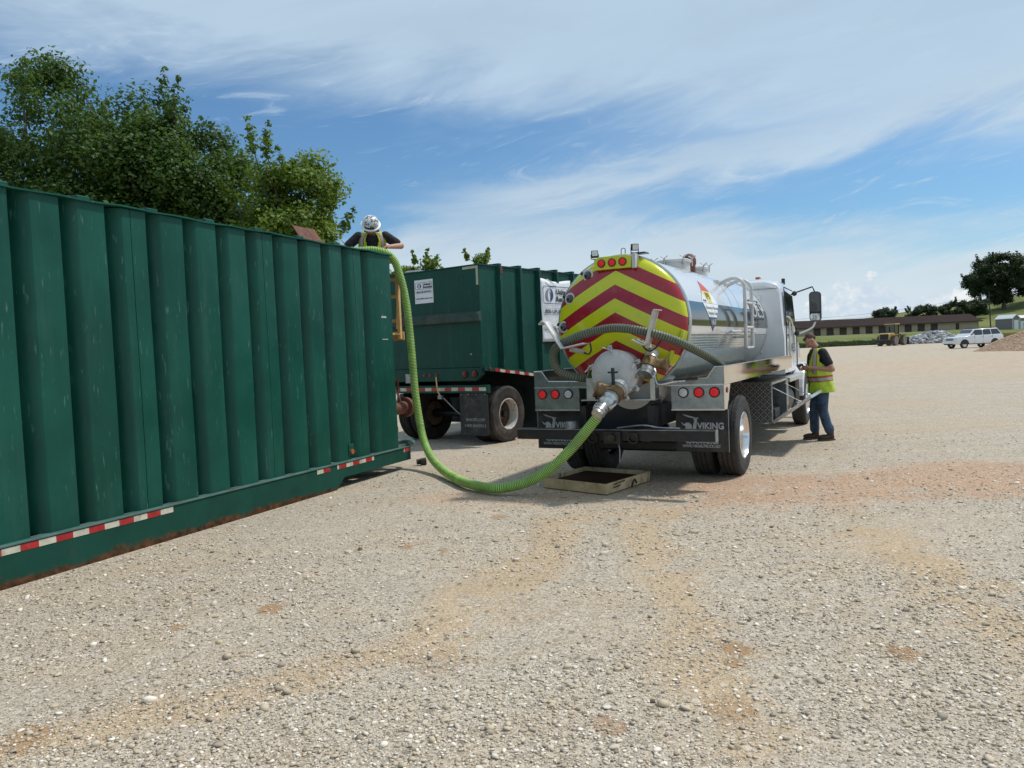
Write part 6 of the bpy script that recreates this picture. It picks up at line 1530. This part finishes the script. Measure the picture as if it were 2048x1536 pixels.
# ================================================================ WHEEL LOADER
WL_ = thing('wheel_loader', 'yellow wheel loader with black rear grille parked before the long building', 'loader', (58.9, 118.6, .16), rad(42))
M('loader_yellow', (.45, .30, .06), .45, var=.15, scale=2, dirt=(.20, .15, .09), dirtamt=.5, dscale=2)
M('loader_dark', (.018, .018, .018), .6, var=.3, scale=3)
M('tyre_dusty', (.16, .14, .115), .95, var=.3, scale=3)
M('rim_yellow', (.35, .29, .10), .6, var=.2, scale=3)
MB().prism([(-3.1, .75), (-1.0, .75), (-1.0, 1.95), (-2.7, 1.95), (-3.1, 1.75)], 'y', -.75, .75).build('engine_hood', 'loader_yellow', WL_, bevel=.08)
MB().bx(-3.16, -3.0, -.62, .62, .95, 1.80).build('rear_grille', 'loader_dark', WL_, bevel=.04)
for k in range(7): MB().bx(-3.18, -3.161, -.56, .56, 1.02+.1*k, 1.07+.1*k).build('grille_slat', 'loader_dark', WL_)
MB().bx(-3.3, -2.4, -1.15, 1.15, .55, .9).build('counterweight', 'loader_dark', WL_, bevel=.08)
MB().bx(-1.0, .9, -.45, .45, .7, 1.3).build('articulation_frame', 'loader_yellow', WL_, bevel=.05)
for x, nm in ((-1.9, 'rear_fender'), (1.3, 'front_fender')):
    for s_ in (-1, 1): MB().bx(x-.75, x+.75, *sorted((s_*.82, s_*1.42)), 1.60, 1.68).build(nm, 'loader_yellow' if x < 0 else 'loader_dark', WL_, bevel=.03)
cbx = bpy.data.objects.new('cab', None); COL.objects.link(cbx); cbx.parent = WL_
for x, y in ((-.95, -.7), (-.95, .7), (.55, -.7), (.55, .7)): MB().bx(x-.06, x+.06, y-.06, y+.06, 1.3, 3.2).build('post', 'loader_dark', cbx)
MB().bx(-1.1, .75, -.85, .85, 3.2, 3.36).build('roof', 'loader_yellow', cbx, bevel=.05)
MB().bx(-.95, .55, -.70, .70, 1.25, 1.85).build('cab_base', 'loader_dark', cbx)
MB().bx(-.93, .53, -.69, -.67, 1.85, 3.2).build('pane', 'glass_dark', cbx)
MB().bx(-.94, -.92, -.66, .66, 1.85, 3.2).build('pane', 'glass_dark', cbx)
MB().bx(-.93, .53, .67, .69, 1.85, 3.2).build('pane', 'glass_dark', cbx)
MB().cyl((-1.7, .35, 1.9), (-1.7, .35, 2.9), .07, n=10).build('exhaust_pipe', 'loader_dark', WL_)
for x in (-1.9, 1.3):
    for s_ in (-1, 1):
        wl = bpy.data.objects.new('wheel', None); COL.objects.link(wl); wl.parent = WL_
        mb = MB(); mb.lathe([(.36, -.26), (.55, -.30), (.70, -.28), (.74, -.2), (.74, .2), (.70, .28), (.55, .30), (.36, .26)], (x, s_*1.08, .76), (0, s_, 0), 40)
        mb.build('tyre', 'tyre_dusty', wl, smooth=35)
        mb = MB()
        for k in range(22):
            a = 2*PI*k/22; mb.bar((x+.75*math.cos(a), s_*1.08-.26, .76+.75*math.sin(a)), (x+.75*math.cos(a+.16), s_*1.08+.26, .76+.75*math.sin(a+.16)), .09, .04)
        q = mb.build('tread_lugs', 'tyre_dusty', wl); q['kind'] = 'stuff'
        MB().lathe([(.36, .24), (.34, .2), (.2, .16), (.1, .2), (0, .2)], (x, s_*1.08, .76), (0, s_, 0), 24, caps=False).build('rim', 'rim_yellow', wl, smooth=40)
for s_ in (-1, 1): MB().tube([(.5, s_*.45, 1.9), (1.6, s_*.45, 1.75), (2.9, s_*.5, .55)], .13, 8).build('lift_arm', 'loader_yellow', WL_)
MB().bx(.7, 1.4, -.5, .5, .8, 1.95).build('front_frame', 'loader_yellow', WL_, bevel=.05)
MB().prism([(2.75, .12), (3.9, .06), (3.95, .12), (3.0, .35), (2.85, .75), (3.05, 1.15), (2.95, 1.2), (2.7, .8)], 'y', -1.35, 1.35).build('bucket', 'loader_dark', WL_)
MB().bar((1.3, 0, 1.9), (2.7, 0, 1.1), .14, .14).build('tilt_link', 'loader_dark', WL_)

# ================================================================ small plant behind the heap
EQ = thing('equipment_trailer', 'rusty low equipment trailer half hidden behind the stone heap', 'trailer', (56.6, 88.5, .09), rad(170))
M('faded_yellow', (.30, .22, .07), .7, var=.25, scale=3)
MB().bx(-2.4, 2.4, -1.1, 1.1, .86, .98).build('deck', 'rust_plate', EQ)
MB().bx(-2.4, 1.2, -.5, .5, .985, 1.35).build('load_beam', 'faded_yellow', EQ)
for x in (-.6, .4):
    for s_ in (-1, 1): MB().lathe([(.2, -.1), (.36, -.1), (.38, 0), (.36, .1), (.2, .1), (.1, .05), (0, .05)], (x, s_*.95, .38), (0, s_, 0), 20).build('wheel', 'rubber', EQ, smooth=40)
for y in (-.8, .8): MB().bx(-2.4, 2.4, y-.06, y+.06, .68, .858).build('side_rail', 'rust_plate', EQ)
MB().bar((2.4, 0, .75), (3.6, 0, .6), .12, .12).build('drawbar', 'rust_plate', EQ)
DK = thing('dark_bin', 'small dark brown bin on the grass under the shed, cut by the right edge', 'bin', (111.5, 166, hz_(111.5, 166)), 0)
MB().bx(-.2, 3.2, -.8, .8, -.1, 2.0).build('box', 'trim_dark', DK, bevel=.05)
MB().bx(-.25, 3.25, -.85, .85, 2.002, 2.1).build('lid', 'trim_dark', DK, bevel=.03)
